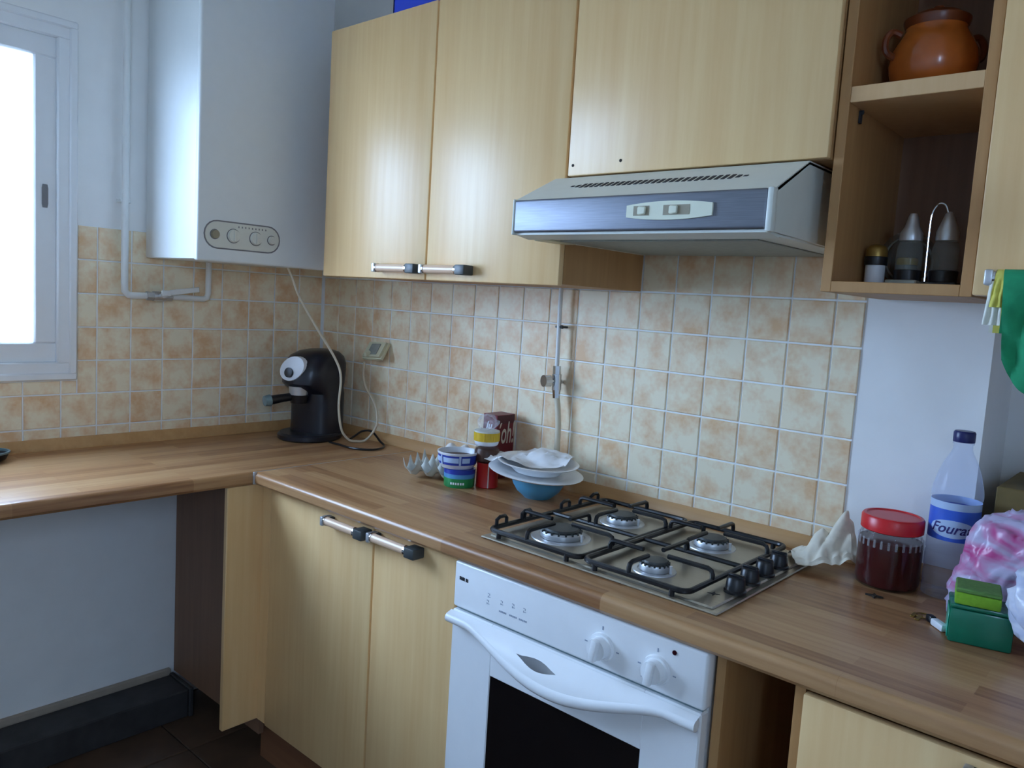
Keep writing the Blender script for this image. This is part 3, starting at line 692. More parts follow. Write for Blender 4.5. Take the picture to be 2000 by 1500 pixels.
for (x0, x1, burners) in ((1.388, 1.632, ((1.497, -.408, .05), (1.515, -.195, .042))), (1.642, 1.872, ((1.749, -.432, .036), (1.745, -.190, .042)))):
    y0, y1 = -.526, -.088; ymid = -.305
    g = NB(); r = .02
    loop = []
    for cx, cy, a0 in ((x1-r, y1-r, 0), (x0+r, y1-r, PI/2), (x0+r, y0+r, PI), (x1-r, y0+r, 1.5*PI)):
        for q in range(5): t = a0+PI/2*q/4; loop.append((cx+r*math.cos(t), cy+r*math.sin(t), ZG))
    loop.append(loop[0]); rod(g, loop, .0056)
    rod(g, [(x0, ymid, ZG), (x1, ymid, ZG)], .0052)
    go = obj('pan_grate', (g, 'iron'), parent=hb, label='black enamelled pan grate')
    for bx, by, br in burners:
        for (sx, sy, ex, ey) in ((x0, by, bx-.028, by), (x1, by, bx+.028, by),):
            f = NB(); d = 1 if ex > sx else -1
            rod(f, [(sx, sy, ZG-.003), (sx, sy, ZF-.010), (sx+d*.003, sy, ZF-.003), (sx+d*.010, sy, ZF), (ex, ey, ZF)])
            obj('finger', (f, 'iron'), parent=go)
        ya, yb = (y0, ymid) if by < ymid else (ymid, y1)
        for (sy, d) in ((ya, 1), (yb, -1)):
            f = NB(); rod(f, [(bx, sy, ZG-.003), (bx, sy, ZF-.010), (bx, sy+d*.003, ZF-.003), (bx, sy+d*.010, ZF), (bx, by-d*.028, ZF)])
            obj('finger', (f, 'iron'), parent=go)
    for (fx, fy) in ((x0+.03, y0), (x1-.03, y0), (x0+.03, y1), (x1-.03, y1)):
        f = NB(); cyl(f, (fx, fy, ZH-.001), (fx, fy, ZG), .0055, seg=10); obj('foot', (f, 'iron'), parent=go)
    # arched lugs on the outer rail
    for yy in (by_ for by_ in (-.485, -.40, -.255, -.135)):
        if x0 < 1.5:
            f = NB(); rod(f, [(x0, yy-.016, ZG), (x0, yy-.016, ZF-.006), (x0+.002, yy-.008, ZF), (x0+.002, yy+.008, ZF), (x0, yy+.016, ZF-.006), (x0, yy+.016, ZG)], .0042); obj('lug', (f, 'iron'), parent=go)
for i, (x, y) in enumerate(((1.911, -.415), (1.906, -.345), (1.905, -.275), (1.904, -.205))):
    bm = NB(); lathe(bm, [(.021, 0), (.021, .004), (.0185, .006), (.0165, .026), (.014, .029)], (x, y, ZH), seg=24); box(bm, x-.0155, x+.0155, y-.004, y+.004, ZH+.02, ZH+.034, .002)
    obj('control_knob', (bm, 'black'), parent=hb)
bm = NB(); S8 = []
for q in range(8):
    t = PI/4*q+.3; rr = .012 if q % 2 == 0 else .0038; S8.append((1.889+rr*math.cos(t), -.456+rr*math.sin(t)))
prism(bm, S8, 'Z', ZH-.0005, ZH+.0006); obj('spark_symbol', (bm, 'ink'), parent=hb, smooth=False, label='black four-pointed spark symbol')

# ------------------------------------------------------------------ oven
ov = thing('oven', 'white built-in oven with dark glass window under the hob', 'oven', (1.66, -.4, .2))
OX0, OX1, OY = 1.3605, 1.9585, -.596
bm = NB(); box(bm, OX0+.01, OX1-.006, -.568, -.08, .2, .855); obj('oven_body', (bm, 'white'), parent=ov, smooth=False)
bm = NB(); box(bm, OX0, OX1, OY, -.569, .759, .860, .006, 3); cpn = obj('control_panel', (bm, 'white'), parent=ov)
for x, z in ((1.748, .800), (1.864, .799)):
    a = NB(); cyl(a, (x, OY, z), (x, OY-.006, z), .027, .0255, seg=32); cyl(a, (x, OY-.006, z), (x, OY-.021, z), .021, .0195, seg=32)
    k0 = len(a.verts); box(a, -.0065, .0065, -.031, -.018, -.0205, .0205, .002, 2); rot_new(a, k0, Matrix.Translation((x, OY, z)) @ Matrix.Rotation(math.radians(8), 4, 'Y'))
    kb = obj('knob', (a, 'white'), parent=cpn)
bm = NB()
for x, z in ((1.748, .800), (1.864, .799)):
    for ang in (90, 140, 180, 220, 320, 0, 40):
        t = math.radians(ang); cx, cz = x+.035*math.cos(t), z+.035*math.sin(t)
        if ang in (90,): box(bm, cx-.0012, cx+.0012, OY-.0006, OY+.001, cz-.003, cz+.004)
        elif ang in (180, 0, 220): box(bm, cx-.003, cx+.003, OY-.0006, OY+.001, cz-.0008, cz+.0014)
obj('dial_marks', (bm, 'greyink'), parent=cpn, smooth=False)['kind'] = 'stuff'
bm = NB(); cyl(bm, (1.896, OY-.0015, .841), (1.896, OY+.001, .841), .0042, seg=14); obj('indicator_light', (bm, 'led'), parent=cpn)
bm = NB()     # small bold maker's mark, too blurred to read: a row of short strokes
xx = 1.377
for k, wd in enumerate((.0035, .0028, .0034, .0016, .003, .0024)):
    box(bm, xx, xx+wd, OY-.0006, OY+.001, .8215-.0002*k, .8290-.0002*k); xx += wd+.0013+(.002 if k == 3 else 0)
for k in range(3): box(bm, 1.377+.002, 1.392, OY-.0005, OY+.001, .8238+.0, .8246)
obj('maker_mark', (bm, 'ink'), parent=cpn, smooth=False)
bm = NB()
for gx, gz in ((1.464, .813), (1.462, .798), (1.500, .808), (1.531, .811), (1.561, .811)):
    for dx, dz, wd, hh in ((-.003, .002, .003, .0014), (.001, -.001, .0014, .004), (-.001, -.005, .005, .0012), (-.003, -.006, .0012, .004)):
        box(bm, gx+dx, gx+dx+wd, OY-.0005, OY+.001, gz+dz, gz+dz+hh)
for gx in (1.494, 1.522, 1.548):
    for k in range(5): box(bm, gx+k*.0042, gx+k*.0042+.0028, OY-.0005, OY+.001, .7865+.0008*k*0, .790)
obj('printed_symbols', (bm, 'greyink'), parent=cpn, smooth=False)['kind'] = 'stuff'
# door with window
dz0, dz1 = .205, .753; gx0, gx1, gz0, gz1 = 1.480, 1.842, .33, .642
bm = NB()
box(bm, OX0, gx0, OY, -.570, dz0, dz1, .003); box(bm, gx1, OX1-.004, OY, -.570, dz0, dz1, .003)
box(bm, gx0-.004, gx1+.004, OY, -.570, gz1, dz1, .003); box(bm, gx0-.004, gx1+.004, OY, -.570, dz0, gz0, .003)
od = obj('door', (bm, 'white'), parent=ov, smooth=False)
bm = NB(); box(bm, gx0-.002, gx1+.002, OY+.002, OY+.008, gz0-.002, gz1+.002); obj('window', (bm, 'glassdark'), parent=od, smooth=False, label='dark glass oven window')
bm = NB(); N = 40; rings = []
for i in range(N+1):
    u = i/N; x = OX0+.001+u*(OX1-OX0-.006)
    t = min(max((u-.10)/.80, 0), 1); b_ = math.sin(PI*t)**1.3
    zc = .738-.046*b_; yo = OY-.013-.026*b_; hh = .0105+.003*b_; dd = .0105
    rings.append([bm.verts.new((x, yo+dd*math.cos(q)*1., zc+hh*math.sin(q))) for q in [2*PI*k/12 for k in range(12)]])
for a, b in zip(rings, rings[1:]):
    for k in range(12): bm.faces.new((a[k], a[(k+1) % 12], b[(k+1) % 12], b[k]))
bm.faces.new(rings[0][::-1]); bm.faces.new(rings[-1])
# sloping web that joins the curved grip to the door, with a thin finger slit
def webpt(u, f):
    x = OX0+.001+u*(OX1-OX0-.006); t = min(max((u-.10)/.80, 0), 1); b_ = math.sin(PI*t)**1.3
    p = Vector((x, OY-.013-.026*b_-.006, .738-.046*b_+.009)); q = Vector((x, OY-.004, .7520))
    c = p.lerp(q, f); c.y -= .010*b_*math.sin(PI*f)*.8
    return c
for i in range(N):
    u0, u1 = i/N, (i+1)/N
    hv = lambda u: .17*math.sin(PI*(u-.36)/.16) if .36 < u < .52 else 0
    h0, h1 = hv(u0), hv(u1); fc0 = fc1 = .52
    for fa, fb in ((0, 1), (1, 2)):
        if fa == 0: A4 = [(u0, k/4*(fc0-h0)) for k in range(5)], [(u1, k/4*(fc1-h1)) for k in range(5)]
        else: A4 = [(u0, fc0+h0+k/4*(1-fc0-h0)) for k in range(5)], [(u1, fc1+h1+k/4*(1-fc1-h1)) for k in range(5)]
        V0 = [bm.verts.new(webpt(*q)) for q in A4[0]]; V1 = [bm.verts.new(webpt(*q)) for q in A4[1]]
        for k in range(4): bm.faces.new((V0[k], V1[k], V1[k+1], V0[k+1]))
bmesh.ops.remove_doubles(bm, verts=bm.verts, dist=.00005)
obj('handle', (bm, 'white'), parent=od, label='curved white moulded grip across the door')
bm = NB(); box(bm, OX0+.004, OX1-.008, OY+.010, -.569, .7535, .7585); obj('seal', (bm, 'greyblue'), parent=ov, smooth=False)

# ------------------------------------------------------------------ extractor hood
ho = thing('extractor_hood', 'slim cream and steel extractor hood under the wall cabinet', 'hood', (1.66, -.25, 1.555))
hx0, hx1 = 1.370, 1.947; hy = -.487
prof = [(hy+.004, 1.558), (hy+.004, 1.628), (-.352, 1.694), (-.006, 1.694), (-.006, 1.552)]
# thin folded shell: top, sides, back
bm = NB()
prism(bm, [(hy+.004, 1.622), (-.352, 1.690), (-.352, 1.6965), (hy+.002, 1.630)], 'X', hx0, hx1)
box(bm, hx0, hx1, -.352, -.008, 1.690, 1.6965)
for a, b in ((hx0, hx0+.006), (hx1-.006, hx1)):
    prism(bm, [(hy+.003, 1.560), (hy+.003, 1.628), (-.352, 1.694), (-.008, 1.694), (-.008, 1.553)], 'X', a, b)
obj('canopy', (bm, 'hoodwhite'), parent=ho, smooth=False)
bm = NB(); box(bm, hx0+.004, hx1-.010, hy-.003, hy+.006, 1.563, 1.6305, .005, 3); fp = obj('front_panel', (bm, 'steel'), parent=ho, label='brushed steel front strip')
bm = NB(); box(bm, hx1-.011, hx1+.001, hy-.004, hy+.016, 1.558, 1.6325, .004, 2); obj('end_cap', (bm, 'hoodwhite'), parent=ho)
bm = NB(); box(bm, hx0-.001, hx0+.005, hy-.004, hy+.012, 1.558, 1.6325, .002); obj('end_cap', (bm, 'hoodwhite'), parent=ho)
# switch panel
P = []
for i in range(13):
    u = -1+i/6; P.append((1.751+.089*u, 1.598+.017-.006*u*u))
for i in range(13):
    u = 1-i/6; P.append((1.751+.089*u, 1.598-.017+.006*u*u))
bm = NB(); prism(bm, P, 'Y', hy-.0075, hy-.001); sp = obj('switch_panel', (bm, 'switch'), parent=fp, label='cream oval switch panel')
for x0_, x1_, k0_ in ((1.678, 1.712, 1.697), (1.742, 1.796, 1.764)):
    a = NB(); b = NB()
    box(a, x0_, x1_, hy-.0082, hy-.007, 1.5895, 1.6075); box(b, k0_-.009, k0_+.009, hy-.0125, hy-.008, 1.591, 1.606, .002)
    obj('slide_switch', [(a, 'switchgrey'), (b, 'switch')], parent=fp)
# vent slots on the sloping top
bm = NB(); sl = Vector((0, .133, .0665)).normalized(); nn = Vector((0, -sl.z, sl.y)); N = 30
for i in range(N):
    x = 1.468+i*(1.858-1.468)/(N-1); L = .012 if 1 < i < N-2 else (.007 if i in (1, N-2) else .003)
    c = Vector((x, hy+.002, 1.630))+sl*.080+nn*.0009
    vs = [bm.verts.new(c+Vector((s*.0038, 0, 0))+sl*(t*L)+Vector((t*.0004, 0, 0))) for s, t in ((-1, -1), (1, -1), (1, 1), (-1, 1))]
    v2 = [bm.verts.new(v.co-nn*.0015) for v in vs]
    bm.faces.new(vs)
    for q in range(4): bm.faces.new((vs[q], vs[(q+1) % 4], v2[(q+1) % 4], v2[q]))
o = obj('vent_slots', (bm, 'slot'), parent=ho, smooth=False, label='row of dark slots in the sloping top')
bm = NB(); box(bm, hx0+.006, hx1-.006, -.44, -.012, 1.5545, 1.5585)
prism(bm, [(hy+.006, 1.558), (-.44, 1.552), (-.44, 1.5585), (hy+.006, 1.563)], 'X', hx0+.006, hx1-.006)
un = obj('underside', (bm, 'hoodwhite'), parent=ho, smooth=False)
bm = NB(); box(bm, hx0+.06, hx1-.06, -.40, -.05, 1.5515, 1.5548, .002); obj('filter', (bm, 'filter'), parent=un, smooth=False, label='grey grease filter')
bm = NB(); box(bm, hx0+.012, hx0+.055, -.43, -.33, 1.551, 1.555, .002); obj('lamp_cover', (bm, 'ivory'), parent=un, smooth=False)

# ------------------------------------------------------------------ things on the back worktop
# egg tray
et = thing('egg_tray', 'pale grey egg tray with peaked cups left of the blue-white tub', 'egg tray', (.878, -.205, ZT), rz=math.radians(24))
bm = NB(); nx, ny = 48, 32; Lx, Ly = .15, .15; g = []
for i in range(nx+1):
    row = []
    for j in range(ny+1):
        u = i/nx*3; v = j/ny*3
        z = .024+.021*math.cos(2*PI*u)*math.cos(2*PI*(v)) if True else 0
        z = .020+.020*(math.cos(2*PI*u)+math.cos(2*PI*v))*.5+.018*max(0, math.cos(2*PI*u)*math.cos(2*PI*v))**4
        row.append(bm.verts.new((-Lx/2+Lx*i/nx, -Ly/2+Ly*j/ny, z+.002)))
    g.append(row)
for i in range(nx):
    for j in range(ny): bm.faces.new((g[i][j], g[i+1][j], g[i+1][j+1], g[i][j+1]))
obj('tray', (bm, 'pulp'), parent=et, local=True)
for k, (x, y) in enumerate(((.868, -.142), (.912, -.128), (.918, -.176))):
    bm = NB(); lathe(bm, [(.0005, -.024), (.010, -.0215), (.018, -.013), (.0212, 0), (.0195, .012), (.0125, .024), (.006, .0285), (.0005, .03)], (x, y, ZT+.060), seg=18)
    tag(obj('egg', (bm, 'eggshell')), ['white egg in the tray, nearest the corner of the kitchen', 'white egg in the tray, nearest the yellow lidded cup', 'white egg in the tray, right behind the blue-white tub'][k], 'egg', 'eggs in the grey tray')
# two stacked tubs
tx, ty = .994, -.232
t1 = thing('small_tub', 'small blue and green printed tub under the open blue-white tub', 'tub', (tx+.004, ty, ZT))
a = NB(); lathe(a, [(.041, 0), (.0425, .002), (.0432, .026)], (tx+.004, ty, ZT), closed_top=False); b = NB(); lathe(b, [(.0432, .026), (.0436, .038)], (tx+.004, ty, ZT), closed_bottom=False, closed_top=False); c = NB(); lathe(c, [(.0436, .038), (.044, .050), (.03, .051)], (tx+.004, ty, ZT), closed_bottom=False)
obj('tub_wall', [(a, 'tubgreen'), (b, 'tubsky'), (c, 'tubblue')], parent=t1)
bm = NB()
for k in range(6):
    t = math.radians(-75+k*9); rr = .0436; p = Vector((tx+.004+rr*math.cos(t), ty+rr*math.sin(t), ZT+.010)); kk = len(bm.verts); box(bm, -.0005, .0005, -.0022, .0022, 0, .006); rot_new(bm, kk, Matrix.Translation(p) @ Matrix.Rotation(t, 4, 'Z'))
obj('print', (bm, 'whiteprint'), parent=t1, smooth=False)
t2 = thing('open_tub', 'open tub with blue and white label and brown leftovers, on the small green tub', 'tub', (tx-.006, ty, ZT+.0515))
zz = ZT+.0515; cx_ = tx-.006
a = NB(); lathe(a, [(.044, .0), (.0465, .004), (.052, .012)], (cx_, ty, zz), closed_top=False); b = NB(); lathe(b, [(.0522, .012), (.0555, .038)], (cx_, ty, zz), closed_bottom=False, closed_top=False)
c = NB(); lathe(c, [(.0555, .038), (.0575, .041), (.0575, .045), (.0545, .045), (.052, .030), (.046, .02)], (cx_, ty, zz), closed_bottom=False, closed_top=False)
obj('tub_wall', [(a, 'tubwhite'), (b, 'tubblue'), (c, 'tubwhite')], parent=t2)
bm = NB(); lathe(bm, [(.052, .030), (.035, .033), (.012, .030)], (cx_, ty, zz), closed_bottom=False); obj('leftovers', (bm, 'choc'), parent=t2, label='brown leftovers')
bm = NB()
for c_, hw in ((-118, 17), (-66, 24), (-20, 12)):
    n = 8; lo = []; hi = []
    for k in range(n+1):
        t = math.radians(c_-hw+2*hw*k/n); lo.append(bm.verts.new((cx_+.0547*math.cos(t), ty+.0547*math.sin(t), zz+.019))); hi.append(bm.verts.new((cx_+.0563*math.cos(t), ty+.0563*math.sin(t), zz+.033)))
    for k in range(n): bm.faces.new((lo[k], lo[k+1], hi[k+1], hi[k]))
for c_ in (-97, -38):
    n = 2; lo = []; hi = []
    for k in range(n+1):
        t = math.radians(c_-3+6*k/n); lo.append(bm.verts.new((cx_+.0540*math.cos(t), ty+.0540*math.sin(t), zz+.012))); hi.append(bm.verts.new((cx_+.0566*math.cos(t), ty+.0566*math.sin(t), zz+.038)))
    for k in range(n): bm.faces.new((lo[k], lo[k+1], hi[k+1], hi[k]))
obj('label_panel', (bm, 'labelpale'), parent=t2, smooth=False, label='pale panels on the blue label')
# red tin, brown jar and yellow cup in one stack
sx_, sy_ = 1.052, -.177
rt = thing('red_tin', 'red tin with a pale vertical seam under the jar of brown spread', 'tin', (sx_, sy_, ZT))
bm = NB(); lathe(bm, [(.030, 0), (.0315, .003), (.0305, .006), (.0305, .064), (.0315, .067), (.0315, .070), (.028, .070)], (sx_, sy_, ZT)); obj('tin_wall', (bm, 'tinred'), parent=rt)
bm = NB(); t = math.radians(-42); kk = 0; box(bm, -.0006, .0006, -.0016, .0016, .002, .068); rot_new(bm, 0, Matrix.Translation((sx_+.0308*math.cos(t), sy_+.0308*math.sin(t), ZT)) @ Matrix.Rotation(t, 4, 'Z')); obj('seam', (bm, 'tinseam'), parent=rt, smooth=False)
bj = thing('spread_jar', 'glass jar of brown spread standing on the red tin', 'jar', (sx_-.006, sy_, ZT+.0705))
bm = NB(); lathe(bm, [(.033, 0), (.0355, .004), (.0355, .032), (.031, .042), (.029, .046)], (sx_-.006, sy_, ZT+.0705)); obj('glass', (bm, 'jarglass'), parent=bj)
bm = NB(); lathe(bm, [(.032, .002), (.0345, .005), (.0345, .030), (.03, .038)], (sx_-.006, sy_, ZT+.0705)); obj('spread', (bm, 'choc'), parent=bj)
yc = thing('yellow_cup', 'cup with ribbed yellow band on the jar of brown spread', 'cup', (sx_-.01, sy_, ZT+.117))
a = NB(); lathe(a, [(.030, 0), (.033, .004), (.034, .012)], (sx_-.01, sy_, ZT+.117), closed_top=False)
b = NB(); seg = 56; rg = []
for z in (.012, .036):
    rg.append([b.verts.new((sx_-.01+(.034+.0018*(i % 2)+z*.03)*math.cos(2*PI*i/seg), sy_+(.0345+.0009*(i % 2)+z*.03)*math.sin(2*PI*i/seg), ZT+.117+z)) for i in range(seg)])
for i in range(seg): b.faces.new((rg[0][i], rg[0][(i+1) % seg], rg[1][(i+1) % seg], rg[1][i]))
c = NB(); lathe(c, [(.0358, .036), (.0352, .040), (.028, .041)], (sx_-.01, sy_, ZT+.117), closed_bottom=False)
obj('cup_wall', [(a, 'tubwhite'), (b, 'yellow'), (c, 'pulp')], parent=yc)
def crumple(bm, c, r, sub=3, amp=.25, fr=18., seed=0., sq=(1, 1, 1), zmin=None, ridged=True, shear=0.):
    k0 = len(bm.verts); bmesh.ops.create_icosphere(bm, subdivisions=sub, radius=1.0)
    for v in list(bm.verts)[k0:]:
        d = v.co.normalized(); q = d*fr*.12+Vector((seed, seed*.7, -seed))
        n1 = noise.noise(q*1.0); n2 = 1-2*abs(noise.noise(q*2.3+Vector((5, 1, 2)))); n3 = 1-2*abs(noise.noise(q*5.1))
        s = 1+amp*(n1*.9+(n2*.55+n3*.28 if ridged else 0))
        p = Vector((d.x*r*s*sq[0], d.y*r*s*sq[1], d.z*r*s*sq[2]))+Vector(c)
        p.x += shear*(p.z-c[2])
        if zmin is not None and p.z < zmin: p.z = zmin
        v.co = p
bm = NB(); crumple(bm, (sx_-.012, sy_+.004, ZT+.178), .025, 3, .5, 22, 3.3, (.95, .85, .75), zmin=ZT+.1585)
tag(obj('plastic_wrap', (bm, 'film'), smooth=False), 'crinkled clear plastic wrap lying on the yellow cup', 'plastic wrap')
# maroon carton
bx0, bx1, by0, by1, bz1 = .953, 1.008, -.100, -.018-.006, 1.088
mc = thing('maroon_carton', 'dark maroon food carton with large pale letters, behind the stacked jars', 'carton', ((bx0+bx1)/2, (by0+by1)/2, ZT))
bm = NB(); box(bm, bx0, bx1, by0, by1, ZT, bz1, .001); obj('box', (bm, 'maroon'), parent=mc, smooth=False)
bm = NB(); box(bm, bx1-.0002, bx1+.0004, by0+.002, by1-.002, bz1-.026, bz1-.002); obj('top_band', (bm, 'maroon_dark'), parent=mc, smooth=False)
bm = place_text(text_bm("\u00b4oh!", .06, shear=.18, bold=.0006), (bx1+.0002, by0+.003, ZT+.105), (0, 1, 0), (0, 0, 1), .72, 1.5)
obj('lettering', (bm, 'letter'), parent=mc, smooth=False)
bm = place_text(text_bm('Ju', .03, shear=.25, bold=.0008), (bx0+.012, by0-.0002, ZT+.146), (1, 0, 0), (0, 0, 1))
obj('lettering', (bm, 'whiteprint'), parent=mc, smooth=False)
# blue bowl, plates, napkin
bcx, bcy = 1.213, -.148
bb = thing('blue_bowl', 'light blue bowl standing under the tilted white plates', 'bowl', (bcx, bcy, ZT))
bm = NB(); lathe(bm, [(.036, 0), (.040, .004), (.057, .018), (.068, .036), (.075, .056), (.0735, .0565), (.066, .036), (.055, .02), (.03, .008)], (bcx, bcy, ZT), seg=36); obj('bowl_wall', (bm, 'bluebowl'), parent=bb)
p1 = NB(); pr = .127
lathe(p1, [(.05, 0), (.072, .001), (.082, .006), (pr-.004, .013), (pr, .016), (pr-.004, .0175), (.084, .011), (.074, .006), (.03, .005)], (0, 0, 0), seg=48)
T = Matrix.Translation((bcx+.002, bcy-.018, ZT+.0585)) @ Matrix.Rotation(math.radians(5.0), 4, 'Y') @ Matrix.Rotation(math.radians(-1), 4, 'X')
for v_ in p1.verts: v_.co = T @ v_.co
tag(obj('dinner_plate', (p1, 'ceramic')), 'wide white dinner plate tilted across the blue bowl', 'plate', 'white plates on the blue bowl')
p2 = NB(); pr = .110
lathe(p2, [(.045, 0), (.062, .001), (.076, .014), (pr-.003, .026), (pr, .029), (pr-.004, .030), (.078, .018), (.062, .006), (.02, .005)], (0, 0, 0), seg=48)
T2 = Matrix.Translation((bcx+.004, bcy-.014, ZT+.072)) @ Matrix.Rotation(math.radians(3.5), 4, 'Y')
for v_ in p2.verts: v_.co = T2 @ v_.co
tag(obj('soup_plate', (p2, 'ceramic')), 'smaller deep white plate on top of the wide plate, napkin in it', 'plate', 'white plates on the blue bowl')
def sheet(bm, cx, cy, lx, ly, rz, fz, nx=26, ny=22):
    g = []
    for i in range(nx+1):
        row = []
        for j in range(ny+1):
            u = -.5+i/nx; v = -.5+j/ny
            x = cx+(u*lx*math.cos(rz)-v*ly*math.sin(rz)); y = cy+(u*lx*math.sin(rz)+v*ly*math.cos(rz))
            row.append(bm.verts.new((x, y, fz(x, y, u, v))))
        g.append(row)
    for i in range(nx):
        for j in range(ny): bm.faces.new((g[i][j], g[i+1][j], g[i+1][j+1], g[i][j+1]))
def napz(x, y, u, v):
    r = math.hypot(x-bcx-.004, y-bcy+.014); base = ZT+.083+.018*min(1, (r/.1)**2) + (0 if r < .1 else -min(.012, (r-.1)*.6))
    f = noise.noise(Vector((x*22, y*22, 1.3)))*.012+abs(noise.noise(Vector((x*45, y*45, 4))))*.010+max(0, .020-((x-bcx+.005)**2+(y-bcy-.045)**2)*6)
    return max(base+.004, base+.006+f)
bm = NB(); sheet(bm, bcx-.030, bcy-.004, .215, .14, .42, napz)
tag(obj('paper_napkin', (bm, 'paper')), 'crumpled white paper napkin heaped on the upper plate', 'napkin')

# ------------------------------------------------------------------ right end of the worktop
def ragz(x, y, u, v):
    h = .092*math.exp(-((x-1.995)**2+(y+.062)**2)/.0018)+.040*math.exp(-((x-1.968)**2+(y+.10)**2)/.0016)+.025*math.exp(-((x-1.935)**2+(y+.115)**2)/.0012)
    f = abs(noise.noise(Vector((x*24, y*24, 7))))*.040+noise.noise(Vector((x*60, y*60, 2)))*.007
    return ZT+.0105+max(0, h*.8+f*(.5 if max(abs(u), abs(v)) > .42 else 1))
bm = NB(); sheet(bm, 1.953, -.103, .120, .105, math.radians(35), ragz, 56, 48)
tag(obj('cotton_rag', (bm, 'rag')), 'crumpled cream cotton rag lying between the hob and the red-lidded jar', 'rag')
jx, jy = 2.083, -.100
jr = thing('red_lidded_jar', 'glass jar of dark red-brown syrup with a wide red screw lid', 'jar', (jx, jy, ZT))
a = NB(); lathe(a, [(.052, 0), (.058, .004), (.0595, .012), (.0595, .085), (.058, .100), (.054, .110), (.052, .120)], (jx, jy, ZT), seg=40); gl = obj('glass', (a, 'jarglass'), parent=jr)
a = NB(); lathe(a, [(.050, .003), (.0565, .006), (.0585, .013), (.0585, .084), (.0572, .094)], (jx, jy, ZT), seg=40); obj('syrup', (a, 'honey'), parent=jr, label='dark red-brown syrup')
a = NB()
for q in range(28):
    t = 2*PI*q/28; kk = len(a.verts); box(a, .0585, .0604, -.0022, .0022, .083, .099, .0005); rot_new(a, kk, Matrix.Translation((jx, jy, ZT)) @ Matrix.Rotation(t, 4, 'Z'))
obj('shoulder_ribs', (a, 'film'), parent=jr, smooth=False)
a = NB(); lathe(a, [(.0545, .112), (.0575, .114), (.0575, .138), (.0545, .142), (.049, .1425), (.048, .1405), (.01, .1405)], (jx, jy, ZT), seg=48); obj('lid', (a, 'redlid'), parent=jr)
# water bottle
wx, wy = 2.184, -.070
wb = thing('water_bottle', 'clear plastic water bottle with blue label and navy cap', 'bottle', (wx, wy, ZT))
R_ = .0445
prof = [(.036, 0), (.044, .003), (R_, .010), (R_, .02), (R_-.002, .024), (R_, .028), (R_, .05), (R_-.002, .054), (R_, .058), (R_, .085), (R_-.002, .089), (R_, .093), (R_, .112), (R_-.0015, .115), (R_-.0015, .192), (R_, .196), (R_, .204), (.0428, .216), (.0370, .240), (.0285, .264), (.0195, .281), (.0165, .290), (.0165, .2985), (.0185, .299), (.0185, .302), (.015, .303), (.015, .316)]
a = NB(); lathe(a, prof, (wx, wy, ZT), seg=40); obj('bottle_wall', (a, 'clear'), parent=wb)
a = NB(); lathe(a, [(.0185, .303), (.019, .304), (.019, .321), (.017, .324)], (wx, wy, ZT), seg=36); obj('cap', (a, 'navycap'), parent=wb)
def band(bm, cx, cy, r, z0, z1, t0, t1, n=40):
    lo = []; hi = []
    for k in range(n+1):
        t = math.radians(t0+(t1-t0)*k/n); lo.append(bm.verts.new((cx+r*math.cos(t), cy+r*math.sin(t), z0))); hi.append(bm.verts.new((cx+r*math.cos(t), cy+r*math.sin(t), z1)))
    for k in range(n): bm.faces.new((lo[k], lo[k+1], hi[k+1], hi[k]))
a = NB(); band(a, wx, wy, R_-.0008, ZT+.116, ZT+.176, 0, 360); b = NB(); band(b, wx, wy, R_-.0008, ZT+.176, ZT+.190, 0, 360)
lb = obj('label', [(a, 'labelblue'), (b, 'labelpale')], parent=wb, label='blue and pale wrap label with script name')
a = NB(); n = 26; lo = []; hi = []
for k in range(n+1):
    u = -1+2*k/n; t = math.radians(-82+u*54); e = .017*math.sqrt(max(0, 1-u*u)); rr = R_-.0002
    lo.append(a.verts.new((wx+rr*math.cos(t), wy+rr*math.sin(t), ZT+.140-e))); hi.append(a.verts.new((wx+rr*math.cos(t), wy+rr*math.sin(t), ZT+.140+e)))
for k in range(n): a.faces.new((lo[k], lo[k+1], hi[k+1], hi[k]))
obj('label_oval', (a, 'labelpale'), parent=lb)
tb = text_bm('Fourat', .027, shear=.35, bold=.0003)
bmesh.ops.subdivide_edges(tb, edges=[e for e in tb.edges if e.calc_length() > .004], cuts=2)
xs = [v_.co.x for v_ in tb.verts]; x0_, x1_ = min(xs), max(xs)
for v_ in tb.verts:
    s = (v_.co.x-(x0_+x1_)/2)*1.0; t = math.radians(-82)+s/(R_); rr = R_+.0002+v_.co.z*.5
    v_.co = Vector((wx+rr*math.cos(t), wy+rr*math.sin(t), ZT+.132+v_.co.y))
obj('lettering', (tb, 'labelink'), parent=lb, smooth=False)
# green plastic box with sponge
gb = thing('green_box', 'dark green plastic box by the shopping bags, lime sponge on it', 'box', (2.280, -.276, ZT), rz=math.radians(14))
a = NB(); box(a, -.046, .046, -.032, .032, 0, .058, .004, 2); obj('box_wall', (a, 'greenbox'), parent=gb, local=True)
a = NB(); box(a, -.0475, .0475, -.0335, .0335, .0585, .066, .003, 2); obj('box_lid', (a, 'greenbox'), parent=gb, local=True)
a = NB(); box(a, -.0478, -.0462, -.027, .027, .006, .052, .0006); obj('side_panel', (a, 'greenbox_lit'), parent=gb, local=True, label='left side coloured lighter teal as if lit')
sg = thing('sponge', 'lime green kitchen sponge with grey-green top lying on the green box', 'sponge', (2.276, -.279, ZT+.0665), rz=math.radians(12))
a = NB(); box(a, -.036, .030, -.034, .034, 0, .020, .003, 2); obj('foam', (a, 'green_lime'), parent=sg, local=True)
a = NB(); box(a, -.036, .030, -.034, .034, .0202, .027, .002, 1); obj('scourer', (a, 'green_top'), parent=sg, local=True)
